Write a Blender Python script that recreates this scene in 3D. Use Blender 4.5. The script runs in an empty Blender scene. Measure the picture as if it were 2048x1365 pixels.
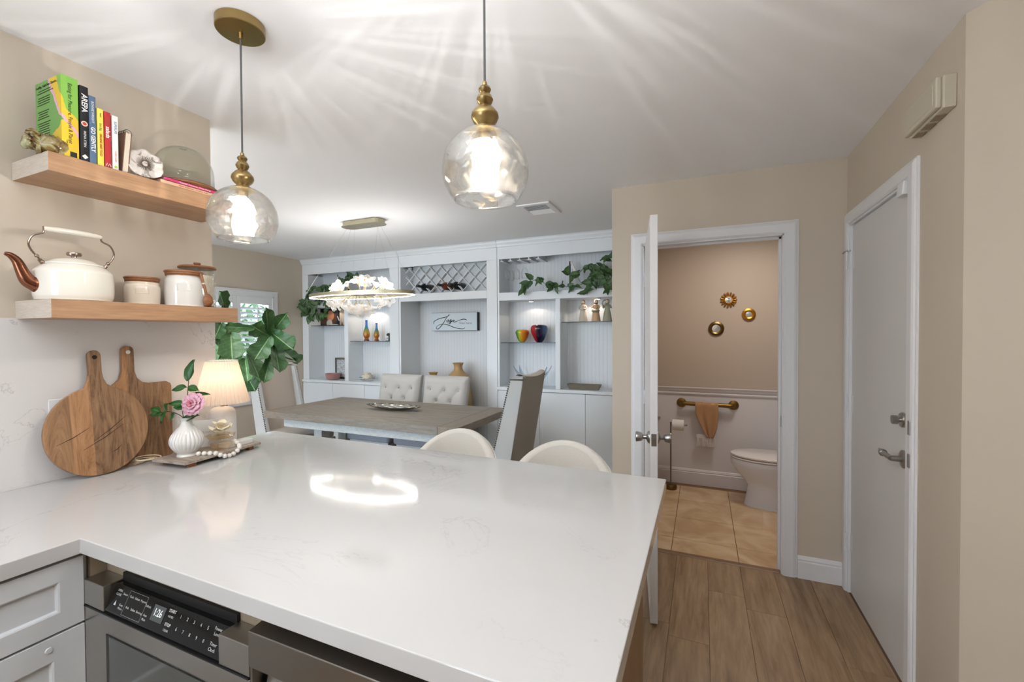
import bpy, bmesh, math, random
from math import sin, cos, pi, radians as R
from mathutils import Vector, Matrix
V = Vector
S = bpy.context.scene
COL = S.collection
random.seed(7)

# ---------------------------------------------------------------- camera
cam_d = bpy.data.cameras.new('camera'); cam = bpy.data.objects.new('camera', cam_d); COL.objects.link(cam)
S.camera = cam
yaw, pit, rol = math.atan(381 / 878.0), 0.0157, 0.0052
fwd = V((-sin(yaw) * cos(pit), cos(yaw) * cos(pit), -sin(pit)))
r0 = V((cos(yaw), sin(yaw), 0)); u0 = r0.cross(fwd)
rt = r0 * cos(rol) - u0 * sin(rol); up = r0 * sin(rol) + u0 * cos(rol)
cam.matrix_world = Matrix(((rt.x, up.x, -fwd.x, 0), (rt.y, up.y, -fwd.y, 0), (rt.z, up.z, -fwd.z, 1.45), (0, 0, 0, 1)))
cam_d.sensor_fit = 'HORIZONTAL'; cam_d.sensor_width = 36.0; cam_d.lens = 36.0 * 878 / 2048; cam_d.clip_start = 0.02

# ---------------------------------------------------------------- world, exposure
S.view_settings.view_transform = 'Standard'; S.view_settings.look = 'None'
S.view_settings.gamma = 1.0; S.view_settings.use_curve_mapping = False
S.view_settings.exposure = 0.38
S.cycles.transparent_max_bounces = 32
wd = bpy.data.worlds.new('world'); S.world = wd; wd.use_nodes = True
bg = wd.node_tree.nodes['Background']; bg.inputs[0].default_value = (0.70, 0.85, 1.0, 1); bg.inputs[1].default_value = 5.6

def light(name, kind, loc, power, color=(1, 1, 1), size=0.1, rot=None, sy=None, soft=None):
    d = bpy.data.lights.new(name, kind); o = bpy.data.objects.new(name, d); COL.objects.link(o)
    o.location = loc; d.energy = power; d.color = color
    if kind == 'AREA':
        d.size = size
        if sy: d.shape = 'RECTANGLE'; d.size_y = sy
    else:
        d.shadow_soft_size = size
    if rot: o.rotation_euler = rot
    return o
# added area lights, all out of view, filling kitchen, dining room and bathroom
light('kitchen_down_fill', 'AREA', (-0.9, -1.2, 2.36), 6, (1.0, 0.97, 0.94), 1.3, sy=0.5)  # added downward fill, unseen behind the camera
light('kitchen_up_fill', 'AREA', (-0.6, -1.5, 2.05), 17, (0.98, 0.985, 1.0), 1.8, (pi, 0, 0), 0.5)   # added uplight, unseen, that brightens the kitchen ceiling
light('ceiling_bounce_fill', 'AREA', (-0.55, -0.1, 1.95), 23, (0.94, 0.965, 1.0), 0.5, (pi, 0, 0), 0.5)   # added unseen fill, shining up to bounce off the ceiling above the camera
light('dining_up_fill', 'AREA', (-3.4, 0.75, 2.15), 40, (0.98, 0.99, 1.0), 1.8, (pi, 0, 0), 0.3)  # added uplight hidden by the kitchen wall, brightens the dining room
light('bathroom_fill', 'AREA', (0.35, 3.75, 2.36), 9.5, (1.0, 0.965, 0.93), 0.35)  # added overhead fill for the bathroom, outside the view
# floor-bounced daylight of the dining room window wall is left to the renderer
for i, x in enumerate((-4.45, -3.83, -1.66, -1.0)):   # puck lamps under the niche tops
    light('niche_lamp', 'SPOT', (x, 4.36, 1.795), 2.2, (1.0, 0.86, 0.70), 0.02).data.spot_size = R(140)

# ---------------------------------------------------------------- materials
def lin(c):
    r = []
    for x in c:
        x = x / 255.0
        r.append(x / 12.92 if x <= 0.04045 else ((x + 0.055) / 1.055) ** 2.4)
    return tuple(r) + (1,)
def nt(m): return m.node_tree.nodes, m.node_tree.links
def mat(name, rgb, rough=0.5, metal=0.0, **k):
    m = bpy.data.materials.new(name); m.use_nodes = True
    N, L = nt(m); b = N['Principled BSDF']
    b.inputs['Base Color'].default_value = lin(rgb); b.inputs['Roughness'].default_value = rough; b.inputs['Metallic'].default_value = metal
    for kk, v in k.items():
        key = {'trans': 'Transmission Weight', 'ior': 'IOR', 'coat': 'Coat Weight', 'sheen': 'Sheen Weight', 'alpha': 'Alpha',
               'spec': 'Specular IOR Level', 'sss': 'Subsurface Weight', 'es': 'Emission Strength'}.get(kk)
        if key: b.inputs[key].default_value = v
    if 'ec' in k: b.inputs['Emission Color'].default_value = lin(k['ec'])
    return m
def coords(m, kind='Object', scale=(1, 1, 1), rot=(0, 0, 0)):
    N, L = nt(m); t = N.new('ShaderNodeTexCoord'); mp = N.new('ShaderNodeMapping')
    mp.inputs['Scale'].default_value = scale; mp.inputs['Rotation'].default_value = rot
    L.new(t.outputs[kind], mp.inputs[0]); return mp.outputs[0]
def noise(m, vec, sc, det=4, dist=0.0, rough=0.5):
    N, L = nt(m); n = N.new('ShaderNodeTexNoise'); n.inputs['Scale'].default_value = sc; n.inputs['Detail'].default_value = det
    n.inputs['Distortion'].default_value = dist; n.inputs['Roughness'].default_value = rough
    L.new(vec, n.inputs['Vector']); return n.outputs['Fac']
def ramp(m, fac, stops):
    N, L = nt(m); r = N.new('ShaderNodeValToRGB'); e = r.color_ramp.elements
    while len(e) > 1: e.remove(e[-1])
    e[0].position = stops[0][0]; e[0].color = lin(stops[0][1])
    for p, c in stops[1:]:
        q = e.new(p); q.color = lin(c)
    L.new(fac, r.inputs[0]); return r.outputs[0]
def base(m, sock): nt(m)[1].new(sock, nt(m)[0]['Principled BSDF'].inputs['Base Color'])
def bump(m, fac, st=0.2, dist=0.01):
    N, L = nt(m); b = N.new('ShaderNodeBump'); b.inputs['Strength'].default_value = st; b.inputs['Distance'].default_value = dist
    L.new(fac, b.inputs['Height']); L.new(b.outputs[0], N['Principled BSDF'].inputs['Normal'])
def mixc(m, fac, a, b, mode='MIX'):
    N, L = nt(m); x = N.new('ShaderNodeMix'); x.data_type = 'RGBA'; x.blend_type = mode
    if isinstance(fac, float): x.inputs[0].default_value = fac
    else: L.new(fac, x.inputs[0])
    for s, v in ((6, a), (7, b)):
        if isinstance(v, tuple): x.inputs[s].default_value = lin(v)
        else: L.new(v, x.inputs[s])
    return x.outputs[2]
def math_(m, op, a, b=0.0):
    N, L = nt(m); x = N.new('ShaderNodeMath'); x.operation = op
    for i, v in enumerate((a, b)):
        if isinstance(v, (int, float)): x.inputs[i].default_value = v
        else: L.new(v, x.inputs[i])
    return x.outputs[0]
def paint(name, rgb, rough=0.6, b=0.04):
    m = mat(name, rgb, rough); v = coords(m); bump(m, noise(m, v, 180, 2), b, 0.002); return m
def wood(name, cols, scale=(1, 1, 1), sc=3.0, rough=0.45, dist=2.0, rnd=False, coat=0.0, bm=0.08):
    """grain runs along the axis with the smallest scale factor"""
    m = mat(name, cols[0], rough, coat=coat); N, L = nt(m)
    v = coords(m, 'Object', scale)
    if rnd:
        oi = N.new('ShaderNodeObjectInfo'); ad = N.new('ShaderNodeVectorMath'); ad.operation = 'ADD'
        cx = N.new('ShaderNodeCombineXYZ'); mu = math_(m, 'MULTIPLY', oi.outputs['Random'], 57.0)
        for i in range(3): L.new(mu, cx.inputs[i])
        L.new(v, ad.inputs[0]); L.new(cx.outputs[0], ad.inputs[1]); v = ad.outputs[0]
    f = noise(m, v, sc, 6, dist, 0.6); f2 = noise(m, v, sc * 6, 3, 0.5)
    n = len(cols); c = ramp(m, f, [(0.3 + 0.4 * i / (n - 1), cols[i]) for i in range(n)])
    c = mixc(m, 0.25, c, ramp(m, f2, [(0.35, tuple(int(q * 0.72) for q in cols[0])), (0.65, cols[-1])]))
    if rnd:
        c = mixc(m, 1.0, c, ramp(m, oi.outputs['Random'], [(0, (225, 222, 218)), (1, (255, 255, 255))]), 'MULTIPLY')
    base(m, c); bump(m, f2, bm, 0.003); return m
def fabric(name, rgb, sc=900, b=0.25, var=0.1):
    m = mat(name, rgb, 0.9, sheen=0.25); v = coords(m)
    base(m, mixc(m, noise(m, v, sc, 2), tuple(int(c * (1 - var)) for c in rgb), tuple(min(255, int(c * (1 + var))) for c in rgb)))
    bump(m, noise(m, v, sc, 2), b, 0.002); return m

WALLC = (202, 190, 173)
mWall = paint('beige_wall_paint', WALLC)
mBath = paint('tan_bathroom_paint', (184, 166, 148))
mCeil = paint('white_ceiling_paint', (244, 244, 246), 0.8)
mTrim = paint('white_trim_paint', (228, 229, 231), 0.35, 0.02)
mDoorP = paint('white_door_paint', (218, 217, 216), 0.4, 0.03)
mCab = paint('white_cabinet_paint', (226, 230, 233), 0.4, 0.02)
mWains = paint('white_wainscot_paint', (214, 208, 206), 0.4, 0.02)
def beadboard():
    m = mat('white_beadboard', (222, 225, 228), 0.45); N, L = nt(m); v = coords(m)
    w = N.new('ShaderNodeTexWave'); w.inputs['Scale'].default_value = 7.8; w.inputs['Distortion'].default_value = 0; L.new(v, w.inputs[0])
    r = ramp(m, w.outputs['Fac'], [(0.0, (0, 0, 0)), (0.12, (255, 255, 255))]); bump(m, r, 0.35, 0.002)
    base(m, mixc(m, r, (212, 215, 218), (222, 225, 228))); return m
mBead = beadboard()
def quartz(name='white_quartz', a=(196, 195, 193), vein=(164, 160, 158), rough=0.075):
    m = mat(name, a, rough); N, L = nt(m); v = coords(m)
    n1 = noise(m, v, 1.6, 8, 1.4, 0.6)
    d = math_(m, 'ABSOLUTE', math_(m, 'SUBTRACT', n1, 0.5))
    vn = ramp(m, d, [(0.0, (255, 255, 255)), (0.004, (120, 120, 120)), (0.008, (0, 0, 0))])
    msk = ramp(m, noise(m, v, 1.1, 2), [(0.48, (0, 0, 0)), (0.62, (215, 215, 215))])
    f = mixc(m, 1.0, vn, msk, 'MULTIPLY')
    c = mixc(m, f, mixc(m, noise(m, v, 3, 3), a, tuple(c - 4 for c in a)), vein); base(m, c); return m
mQuartz = quartz()
mSplash = quartz('quartz_backsplash', (222, 219, 216), (176, 172, 172), 0.2)
mShelfW = wood('shelf_oak', [(158, 118, 86), (177, 136, 101), (187, 148, 113)], (14, 1, 14), 2.0, 0.4, 0.6)
mShelfEnd = wood('shelf_pale_end', [(202, 190, 176), (212, 201, 188)], (2, 2, 20), 2.0, 0.5, 0.2)
mFloorW = wood('floor_plank_wood', [(120, 92, 64), (152, 121, 88), (172, 142, 108), (182, 154, 120)], (4.5, 0.45, 4.5), 2.0, 0.42, 1.6, True, bm=0.05)
mThresh = wood('threshold_wood', [(116, 86, 60), (146, 114, 82)], (1, 10, 10), 2.5)
def tilem():
    m = mat('beige_tile', (206, 176, 138), 0.14); v = coords(m, 'Object')
    base(m, ramp(m, noise(m, v, 3.2, 6, 1.5), [(0.3, (188, 152, 112)), (0.55, (208, 176, 136)), (0.75, (220, 192, 156))])); return m
mTile = tilem(); mGrout = paint('tile_grout', (130, 96, 64), 0.9)
mSub = paint('subfloor', (92, 68, 48), 0.9)
mSteel = mat('brushed_steel', (176, 174, 170), 0.32, 1.0); _v = coords(mSteel, 'Object', (1, 1, 60)); bump(mSteel, noise(mSteel, _v, 40, 2), 0.03, 0.001)
mSteelD = mat('dark_steel', (142, 138, 132), 0.34, 1.0)
mNickel = mat('satin_nickel', (172, 170, 168), 0.28, 1.0)
mBlack = mat('black_gloss', (14, 14, 15), 0.1)
mBlackM = mat('black_matt', (20, 20, 21), 0.5)
mWindowG = mat('oven_glass', (70, 72, 70), 0.12, 0.0, spec=0.8)
mBrass = mat('aged_brass', (160, 137, 92), 0.3, 1.0)
mBronze = mat('dark_bronze', (120, 96, 58), 0.35, 1.0)
mGold = mat('antique_gold', (196, 138, 52), 0.35, 0.9)
mCopper = mat('copper', (140, 92, 70), 0.2, 1.0)
mChromeD = mat('warm_steel', (170, 152, 140), 0.18, 1.0)
mCord = mat('grey_cord', (86, 86, 86), 0.7)
mEnamel = mat('cream_enamel', (240, 236, 224), 0.1, coat=0.5)
mCeramic = mat('white_ceramic', (224, 222, 217), 0.12, coat=0.4)
mCeramicG = mat('warm_ceramic', (222, 212, 196), 0.15, coat=0.4)
mPorc = mat('porcelain', (228, 230, 236), 0.1, coat=0.4)
mSeatP = mat('toilet_seat_plastic', (222, 214, 208), 0.25)
mLidW = wood('lid_wood', [(122, 78, 46), (156, 104, 66)], (3, 3, 30), 4)
mBoardS = None
def boardwood():
    m = mat('mango_wood', (168, 118, 76), 0.5); N, L = nt(m); v = coords(m, 'Object', (1, 1, 0.13))
    sx = N.new('ShaderNodeSeparateXYZ'); t = N.new('ShaderNodeTexCoord'); L.new(t.outputs['Object'], sx.inputs[0])
    st = math_(m, 'FLOOR', math_(m, 'MULTIPLY', math_(m, 'ADD', sx.outputs[1], 3.02), 17.0))
    wn = N.new('ShaderNodeTexWhiteNoise'); wn.noise_dimensions = '1D'; L.new(st, wn.inputs['W'])
    f = noise(m, v, 15, 8, 4.0, 0.7)
    a = ramp(m, f, [(0.34, (62, 44, 32)), (0.46, (112, 86, 62)), (0.6, (140, 110, 80)), (0.75, (160, 130, 98))])
    b = ramp(m, f, [(0.3, (124, 84, 52)), (0.48, (176, 128, 86)), (0.75, (200, 156, 114))])
    base(m, mixc(m, wn.outputs['Value'], a, b)); bump(m, f, 0.1, 0.002); return m
mMango = boardwood()
mTrayW = wood('washed_grey_wood', [(128, 112, 98), (166, 152, 138), (190, 178, 166)], (2, 14, 14), 3, 0.7)
mTable = wood('grey_oak_table', [(108, 100, 90), (132, 124, 113), (148, 140, 130)], (1.2, 14, 14), 2.2, 0.5, 1.0)
mTableL = wood('whitewashed_table_base', [(176, 182, 182), (200, 206, 206)], (3, 14, 14), 3, 0.6)
mPanelB = wood('brown_end_panel', [(128, 98, 72), (150, 118, 88)], (12, 12, 1), 2.5, 0.55)
mFillerB = paint('taupe_filler', (150, 134, 114), 0.6)
mCabG = paint('grey_cabinet_paint', (204, 207, 209), 0.4, 0.02)
mFabG = fabric('grey_linen', (182, 179, 174))
mFabArm = fabric('beige_armchair_linen', (186, 174, 162))
mFabBack = fabric('taupe_armchair_back', (146, 137, 124))
mFabWing = fabric('pale_armchair_side', (186, 188, 187))
mFabSeat = fabric('blue_grey_seat', (148, 154, 164))
mBoucle = fabric('cream_boucle', (222, 218, 210), 420, 0.5, 0.05)
mTowel = fabric('tan_towel', (176, 132, 92), 500, 0.5)
mFringe = fabric('cream_fringe', (214, 206, 198), 500, 0.3)
def glassm(name, tint=(255, 255, 255), mixf=0.3, bsc=0.0, bst=0.6, rough=0.02, ior=1.45):
    m = bpy.data.materials.new(name); m.use_nodes = True; N, L = nt(m); N.remove(N['Principled BSDF'])
    out = N['Material Output']; tr = N.new('ShaderNodeBsdfTransparent'); tr.inputs[0].default_value = lin(tint)
    gl = N.new('ShaderNodeBsdfGlass'); gl.inputs['Roughness'].default_value = rough; gl.inputs['IOR'].default_value = ior; gl.inputs[0].default_value = lin(tint)
    gs = N.new('ShaderNodeBsdfGlossy'); gs.inputs['Roughness'].default_value = rough + 0.02
    fr = N.new('ShaderNodeFresnel'); g_ = N.new('ShaderNodeNewGeometry'); mr = N.new('ShaderNodeMapRange'); L.new(g_.outputs['Backfacing'], mr.inputs[0]); mr.inputs['To Min'].default_value = 1.35; mr.inputs['To Max'].default_value = 1 / 1.35; L.new(mr.outputs[0], fr.inputs[0])
    m1 = N.new('ShaderNodeMixShader'); m1.inputs[0].default_value = mixf; L.new(tr.outputs[0], m1.inputs[1]); L.new(gl.outputs[0], m1.inputs[2])
    m2 = N.new('ShaderNodeMixShader'); L.new(fr.outputs[0], m2.inputs[0]); L.new(m1.outputs[0], m2.inputs[1]); L.new(gs.outputs[0], m2.inputs[2])
    L.new(m2.outputs[0], out.inputs[0])
    if bsc:
        v = coords(m); n = N.new('ShaderNodeTexVoronoi'); n.feature = 'SMOOTH_F1'; n.inputs['Scale'].default_value = bsc; L.new(v, n.inputs['Vector'])
        b = N.new('ShaderNodeBump'); b.inputs['Strength'].default_value = bst; b.inputs['Distance'].default_value = 0.01
        L.new(n.outputs['Distance'], b.inputs['Height'])
        for s in (gl, gs): L.new(b.outputs[0], s.inputs['Normal'])
    return m
mGlass = glassm('clear_glass', mixf=0.04)
mHammer = glassm('hammered_glass', (255, 255, 254), 0.34, 30.0, 0.8)
mSmoke = glassm('smoky_dome_glass', (251, 252, 250), 0.0)
mShelfG = glassm('shelf_glass', (206, 214, 218), 0.1)
mDimple = glassm('dimpled_jar_glass', (253, 253, 251), 0.15, 60.0, 0.7)
mFrostFl = glassm('glass_flower', (255, 254, 252), 0.1, 40.0, 0.4, 0.05)
_N, _L = nt(mFrostFl); _o = _N['Material Output']; _src = _o.inputs[0].links[0].from_socket; _mx = _N.new('ShaderNodeMixShader'); _mx.inputs[0].default_value = 0.42
_tl = _N.new('ShaderNodeBsdfTranslucent'); _df = _N.new('ShaderNodeBsdfDiffuse'); _m2 = _N.new('ShaderNodeMixShader')
for _q in (_tl, _df): _q.inputs[0].default_value = (0.95, 0.94, 0.92, 1)
_L.new(_tl.outputs[0], _m2.inputs[1]); _L.new(_df.outputs[0], _m2.inputs[2]); _L.new(_src, _mx.inputs[1]); _L.new(_m2.outputs[0], _mx.inputs[2]); _L.new(_mx.outputs[0], _o.inputs[0])
def emit(name, rgb, st):
    m = bpy.data.materials.new(name); m.use_nodes = True; N, L = nt(m); N.remove(N['Principled BSDF'])
    e = N.new('ShaderNodeEmission'); e.inputs[0].default_value = lin(rgb); e.inputs[1].default_value = st
    L.new(e.outputs[0], N['Material Output'].inputs[0]); return m
mBulb = emit('pendant_bulb_glow', (255, 236, 208), 16)
_N, _L = nt(mBulb); _a = _N.new('ShaderNodeAddShader'); _t = _N.new('ShaderNodeBsdfTransparent')
_L.new(_N['Emission'].outputs[0], _a.inputs[0]); _L.new(_t.outputs[0], _a.inputs[1]); _L.new(_a.outputs[0], _N['Material Output'].inputs[0])
mLed = emit('led_strip_glow', (255, 246, 232), 7)
mDisp = emit('display_glow', (120, 124, 124), 0.45)
mDigit = emit('digit_glow', (235, 240, 240), 1.0)
def leafm(name, a, b, vein, rough=0.42):
    m = mat(name, a, rough); N, L = nt(m); t = N.new('ShaderNodeTexCoord'); s = N.new('ShaderNodeSeparateXYZ'); L.new(t.outputs['UV'], s.inputs[0])
    u = math_(m, 'ABSOLUTE', math_(m, 'SUBTRACT', s.outputs[0], 0.5))
    mid = ramp(m, u, [(0.012, (255, 255, 255)), (0.03, (0, 0, 0))])
    sv = math_(m, 'SUBTRACT', s.outputs[1], math_(m, 'MULTIPLY', u, 0.55))
    fr = math_(m, 'FRACT', math_(m, 'MULTIPLY', sv, 7.0)); fr = math_(m, 'ABSOLUTE', math_(m, 'SUBTRACT', fr, 0.5))
    side = ramp(m, fr, [(0.0, (150, 150, 150)), (0.05, (0, 0, 0))])
    f = mixc(m, 1.0, mid, side, 'ADD')
    oi = N.new('ShaderNodeObjectInfo'); c = mixc(m, oi.outputs['Random'], a, b)
    c = mixc(m, noise(m, coords(m, 'UV', (3, 3, 3)), 3, 3), c, tuple(int(q * 0.8) for q in a))
    base(m, mixc(m, f, c, vein)); return m
mFig = leafm('fig_leaf', (52, 96, 50), (104, 146, 86), (150, 186, 132))
mVine = leafm('vine_leaf', (62, 96, 56), (96, 128, 72), (104, 134, 84))
mCam = leafm('camellia_leaf', (48, 92, 44), (64, 112, 50), (92, 136, 74), 0.3)
mStem = mat('green_brown_stem', (82, 84, 48), 0.7)
mBark = mat('brown_bark', (88, 70, 52), 0.8)
mHedge = mat('garden_foliage', (70, 104, 58), 0.7)
mHedgeL = mat('garden_blossom', (206, 208, 190), 0.7)

# ---------------------------------------------------------------- geometry helpers
class G:
    def __init__(s): s.v = []; s.f = []; s.mi = []; s.uv = None
    def add(s, vs, fs, mi=0):
        n = len(s.v); s.v += [V(p) for p in vs]
        for f in fs: s.f.append(tuple(n + i for i in f)); s.mi.append(mi)
        return s
    def box(s, x0, x1, y0, y1, z0, z1, mi=0):
        x0, x1 = min(x0, x1), max(x0, x1); y0, y1 = min(y0, y1), max(y0, y1); z0, z1 = min(z0, z1), max(z0, z1)
        return s.add([(x0, y0, z0), (x1, y0, z0), (x1, y1, z0), (x0, y1, z0), (x0, y0, z1), (x1, y0, z1), (x1, y1, z1), (x0, y1, z1)],
                     [(0, 3, 2, 1), (4, 5, 6, 7), (0, 1, 5, 4), (1, 2, 6, 5), (2, 3, 7, 6), (3, 0, 4, 7)], mi)
    def hexa(s, p, mi=0):   # eight corners, bottom ring then top ring, counter-clockwise from above
        return s.add(p, [(0, 3, 2, 1), (4, 5, 6, 7), (0, 1, 5, 4), (1, 2, 6, 5), (2, 3, 7, 6), (3, 0, 4, 7)], mi)
    def prism(s, poly, z0, z1, axis='z', mi=0):
        n = len(poly)
        def P(a, b, c): return {'z': (a, b, c), 'x': (c, a, b), 'y': (a, c, b)}[axis]
        vs = [P(a, b, z0) for a, b in poly] + [P(a, b, z1) for a, b in poly]
        fs = [tuple(range(n))[::-1], tuple(range(n, 2 * n))] + [(i, (i + 1) % n, n + (i + 1) % n, n + i) for i in range(n)]
        return s.add(vs, fs, mi)
    def tube(s, pts, r, n=8, cap=True, mi=0, closed=False):
        pts = [V(p) for p in pts]; m = len(pts); rs = r if isinstance(r, (list, tuple)) else [r] * m
        vs = []; prev = None
        for i, p in enumerate(pts):
            if closed: d = pts[(i + 1) % m] - pts[i - 1]
            else: d = pts[min(i + 1, m - 1)] - pts[max(i - 1, 0)]
            d.normalize()
            if prev is None:
                a = d.cross(V((0, 0, 1)) if abs(d.z) < 0.9 else V((1, 0, 0))).normalized()
            else:
                a = (prev - d * prev.dot(d)).normalized()
            prev = a; b = d.cross(a)
            for k in range(n):
                t = 2 * pi * k / n; vs.append(p + (a * cos(t) + b * sin(t)) * rs[i])
        fs = []
        for i in range(m if closed else m - 1):
            j = (i + 1) % m
            for k in range(n): fs.append((i * n + k, i * n + (k + 1) % n, j * n + (k + 1) % n, j * n + k))
        if cap and not closed: fs += [tuple(range(n))[::-1], tuple((m - 1) * n + k for k in range(n))]
        return s.add(vs, fs, mi)
    def lathe(s, prof, c=(0, 0, 0), n=32, rmod=None, mi=0, axis='z', sx=1, sy=1):
        vs = []; fs = []; m = len(prof)
        for i, (r, z) in enumerate(prof):
            for k in range(n):
                t = 2 * pi * k / n; q = r * (rmod(t, z) if rmod else 1)
                a, b = q * cos(t) * sx, q * sin(t) * sy
                p = {'z': (a, b, z), 'x': (z, a, b), 'y': (b, z, a)}[axis]
                vs.append((c[0] + p[0], c[1] + p[1], c[2] + p[2]))
        for i in range(m - 1):
            for k in range(n): fs.append((i * n + k, i * n + (k + 1) % n, (i + 1) * n + (k + 1) % n, (i + 1) * n + k))
        if prof[0][0] > 1e-5: fs.append(tuple(range(n))[::-1])
        if prof[-1][0] > 1e-5: fs.append(tuple((m - 1) * n + k for k in range(n)))
        return s.add(vs, fs, mi)
    def open_lathe(s, prof, c=(0, 0, 0), n=32, rmod=None, sx=1, sy=1):
        k0 = len(s.f); s.lathe(prof, c, n, rmod, sx=sx, sy=sy)
        keep = [(f, m) for f, m in zip(s.f[k0:], s.mi[k0:]) if len(f) == 4]
        s.f[k0:] = [f for f, m in keep]; s.mi[k0:] = [m for f, m in keep]; return s
    def sphere(s, c, r, n=12, sz=1.0):
        return s.lathe([(max(r * sin(pi * i / n), 1e-6), -r * cos(pi * i / n) * sz) for i in range(n + 1)], c, n * 2)
    def grid(s, fn, nu, nv, thick=0.0, mi=0):
        P = [[V(fn(i / nu, j / nv)) for j in range(nv + 1)] for i in range(nu + 1)]
        n0 = len(s.v); W = nv + 1
        s.v += [p for row in P for p in row]
        for i in range(nu):
            for j in range(nv):
                a = n0 + i * W + j; s.f.append((a, a + W, a + W + 1, a + 1)); s.mi.append(mi)
        return s
    def xf(s, M):
        s.v = [M @ p for p in s.v]; return s

def ob(name, g, m=None, parent=None, local=False, smooth=False, bev=0.0, mats=None, solid=0.0, sub=0, segs=2, origin=None, **props):
    if isinstance(g, G):
        vs = [p.copy() for p in g.v]; off = V((0, 0, 0))
        if parent is not None:
            if not local:
                q = parent
                while q: off += q.location; q = q.parent
                vs = [p - off for p in vs]
        else:
            if origin is None:
                xs = [p.x for p in vs]; ys = [p.y for p in vs]; zs = [p.z for p in vs]
                origin = V(((min(xs) + max(xs)) / 2, (min(ys) + max(ys)) / 2, min(zs)))
            off = V(origin); vs = [p - off for p in vs]
        me = bpy.data.meshes.new(name); me.from_pydata([tuple(p) for p in vs], [], g.f); me.update()
        for mm in (mats or [m]):
            me.materials.append(mm)
        if mats: me.polygons.foreach_set('material_index', g.mi)
        if smooth:
            me.polygons.foreach_set('use_smooth', [True] * len(me.polygons))
            try: me.set_sharp_from_angle(angle=R(42))
            except Exception: pass
        if g.uv:
            uvl = me.uv_layers.new(name='UVMap')
            for l in me.loops: uvl.data[l.index].uv = g.uv[l.vertex_index]
    else:
        me = g; off = V((0, 0, 0))
    o = bpy.data.objects.new(name, me); COL.objects.link(o)
    if parent is not None: o.parent = parent
    elif isinstance(g, G): o.location = off
    if solid:
        md = o.modifiers.new('solid', 'SOLIDIFY'); md.thickness = solid; md.offset = 0
    if sub:
        md = o.modifiers.new('sub', 'SUBSURF'); md.levels = sub; md.render_levels = sub
    if bev:
        md = o.modifiers.new('bevel', 'BEVEL'); md.width = bev; md.segments = segs; md.limit_method = 'ANGLE'; md.angle_limit = R(40)
    for k, v in props.items(): o[k] = v
    return o
def thing(name, label, cat, loc=(0, 0, 0), rz=0.0, group=None, rot=None):
    o = bpy.data.objects.new(name, None); COL.objects.link(o); o.empty_display_size = 0.05
    o.location = loc; o.rotation_euler = rot if rot else (0, 0, rz); tag(o, label, cat, group); return o
def tag(o, label, cat, group=None):
    o['label'] = label; o['category'] = cat
    if group: o['group'] = group
    return o
def struct(name, g, m, parent=None, **k):
    o = ob(name, g, m, parent, **k)
    if parent is None: o['kind'] = 'structure'
    return o
def kids(o): return [c for c in bpy.data.objects if c.parent == o]
def dup(root, loc, rz, label=None):
    r = root.copy(); COL.objects.link(r); r.location = loc; r.rotation_euler = (0, 0, rz)
    if label: r['label'] = label
    for c in kids(root):
        d = c.copy(); COL.objects.link(d); d.parent = r
        for e in kids(c):
            h = e.copy(); COL.objects.link(h); h.parent = d
    return r
def text(s, size, o, right, upv, m, parent, name='lettering', align='LEFT', ext=0.0002, sx=1.0, off=0.0, shear=0.0):
    cu = bpy.data.curves.new('txt', 'FONT'); cu.body = s; cu.size = size; cu.align_x = align; cu.align_y = 'CENTER'
    cu.extrude = ext; cu.resolution_u = 2; cu.offset = off; cu.shear = shear
    t = bpy.data.objects.new('txt', cu); COL.objects.link(t)
    me = bpy.data.meshes.new_from_object(t, depsgraph=bpy.context.evaluated_depsgraph_get()); bpy.data.objects.remove(t)
    right = V(right).normalized(); upv = V(upv).normalized(); nn = right.cross(upv)
    acc = V((0, 0, 0)); q = parent
    while q: acc += q.location; q = q.parent
    for v in me.vertices:
        c = v.co; v.co = V(o) - acc + right * c.x * sx + upv * c.y + nn * (c.z + 0.0003)
    me.materials.clear(); me.materials.append(m)
    for p in me.polygons: p.material_index = 0
    x = bpy.data.objects.new(name, me); COL.objects.link(x); x.parent = parent; return x
def bez(pts, n=8):
    """Catmull-Rom through points"""
    P = [V(p) for p in pts]; P = [P[0] * 2 - P[1]] + P + [P[-1] * 2 - P[-2]]; out = []
    for i in range(1, len(P) - 2):
        for k in range(n):
            t = k / n; a, b, c, d = P[i - 1], P[i], P[i + 1], P[i + 2]
            out.append(0.5 * ((2 * b) + (c - a) * t + (2 * a - 5 * b + 4 * c - d) * t * t + (3 * b - a - 3 * c + d) * t ** 3))
    out.append(P[-2]); return out
# ================================================================ STRUCTURE
CZ = 2.44
struct('ceiling', G().box(-5.1, 2.1, -2.4, 5.4, CZ, CZ + 0.1), mCeil)
fl = struct('floor', G().box(-5.1, 2.1, -2.4, 5.4, -0.1, -0.006), mSub)
# kitchen wall (left, seen with the shelves) - faces +X
struct('wall_left', G().box(-2.2, -2.076, -2.3, 1.313, 0, CZ), mWall)
struct('wall_back', G().box(-5.0, -0.45, 4.66, 4.76, 0, CZ), mWall)
# window wall of the dining room, opening Y 2.75..3.80, z .70..1.93
WX = -4.87
wy0, wy1, wz0, wz1 = 2.78, 3.80, 0.70, 1.925
struct('wall_dining', G().box(WX - 0.12, WX, 0.3, wy0, 0, CZ).box(WX - 0.12, WX, wy1, 4.66, 0, CZ)
       .box(WX - 0.12, WX, wy0, wy1, 0, wz0).box(WX - 0.12, WX, wy0, wy1, wz1, CZ), mWall)
# near wall of the dining room with a wide glazed opening
struct('wall_front', G().box(-5.0, -4.6, 0.2, 0.3, 0, CZ).box(-2.5, -2.2, 0.2, 0.3, 0, CZ).box(-4.6, -2.5, 0.2, 0.3, 2.1, CZ), mWall)
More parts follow.
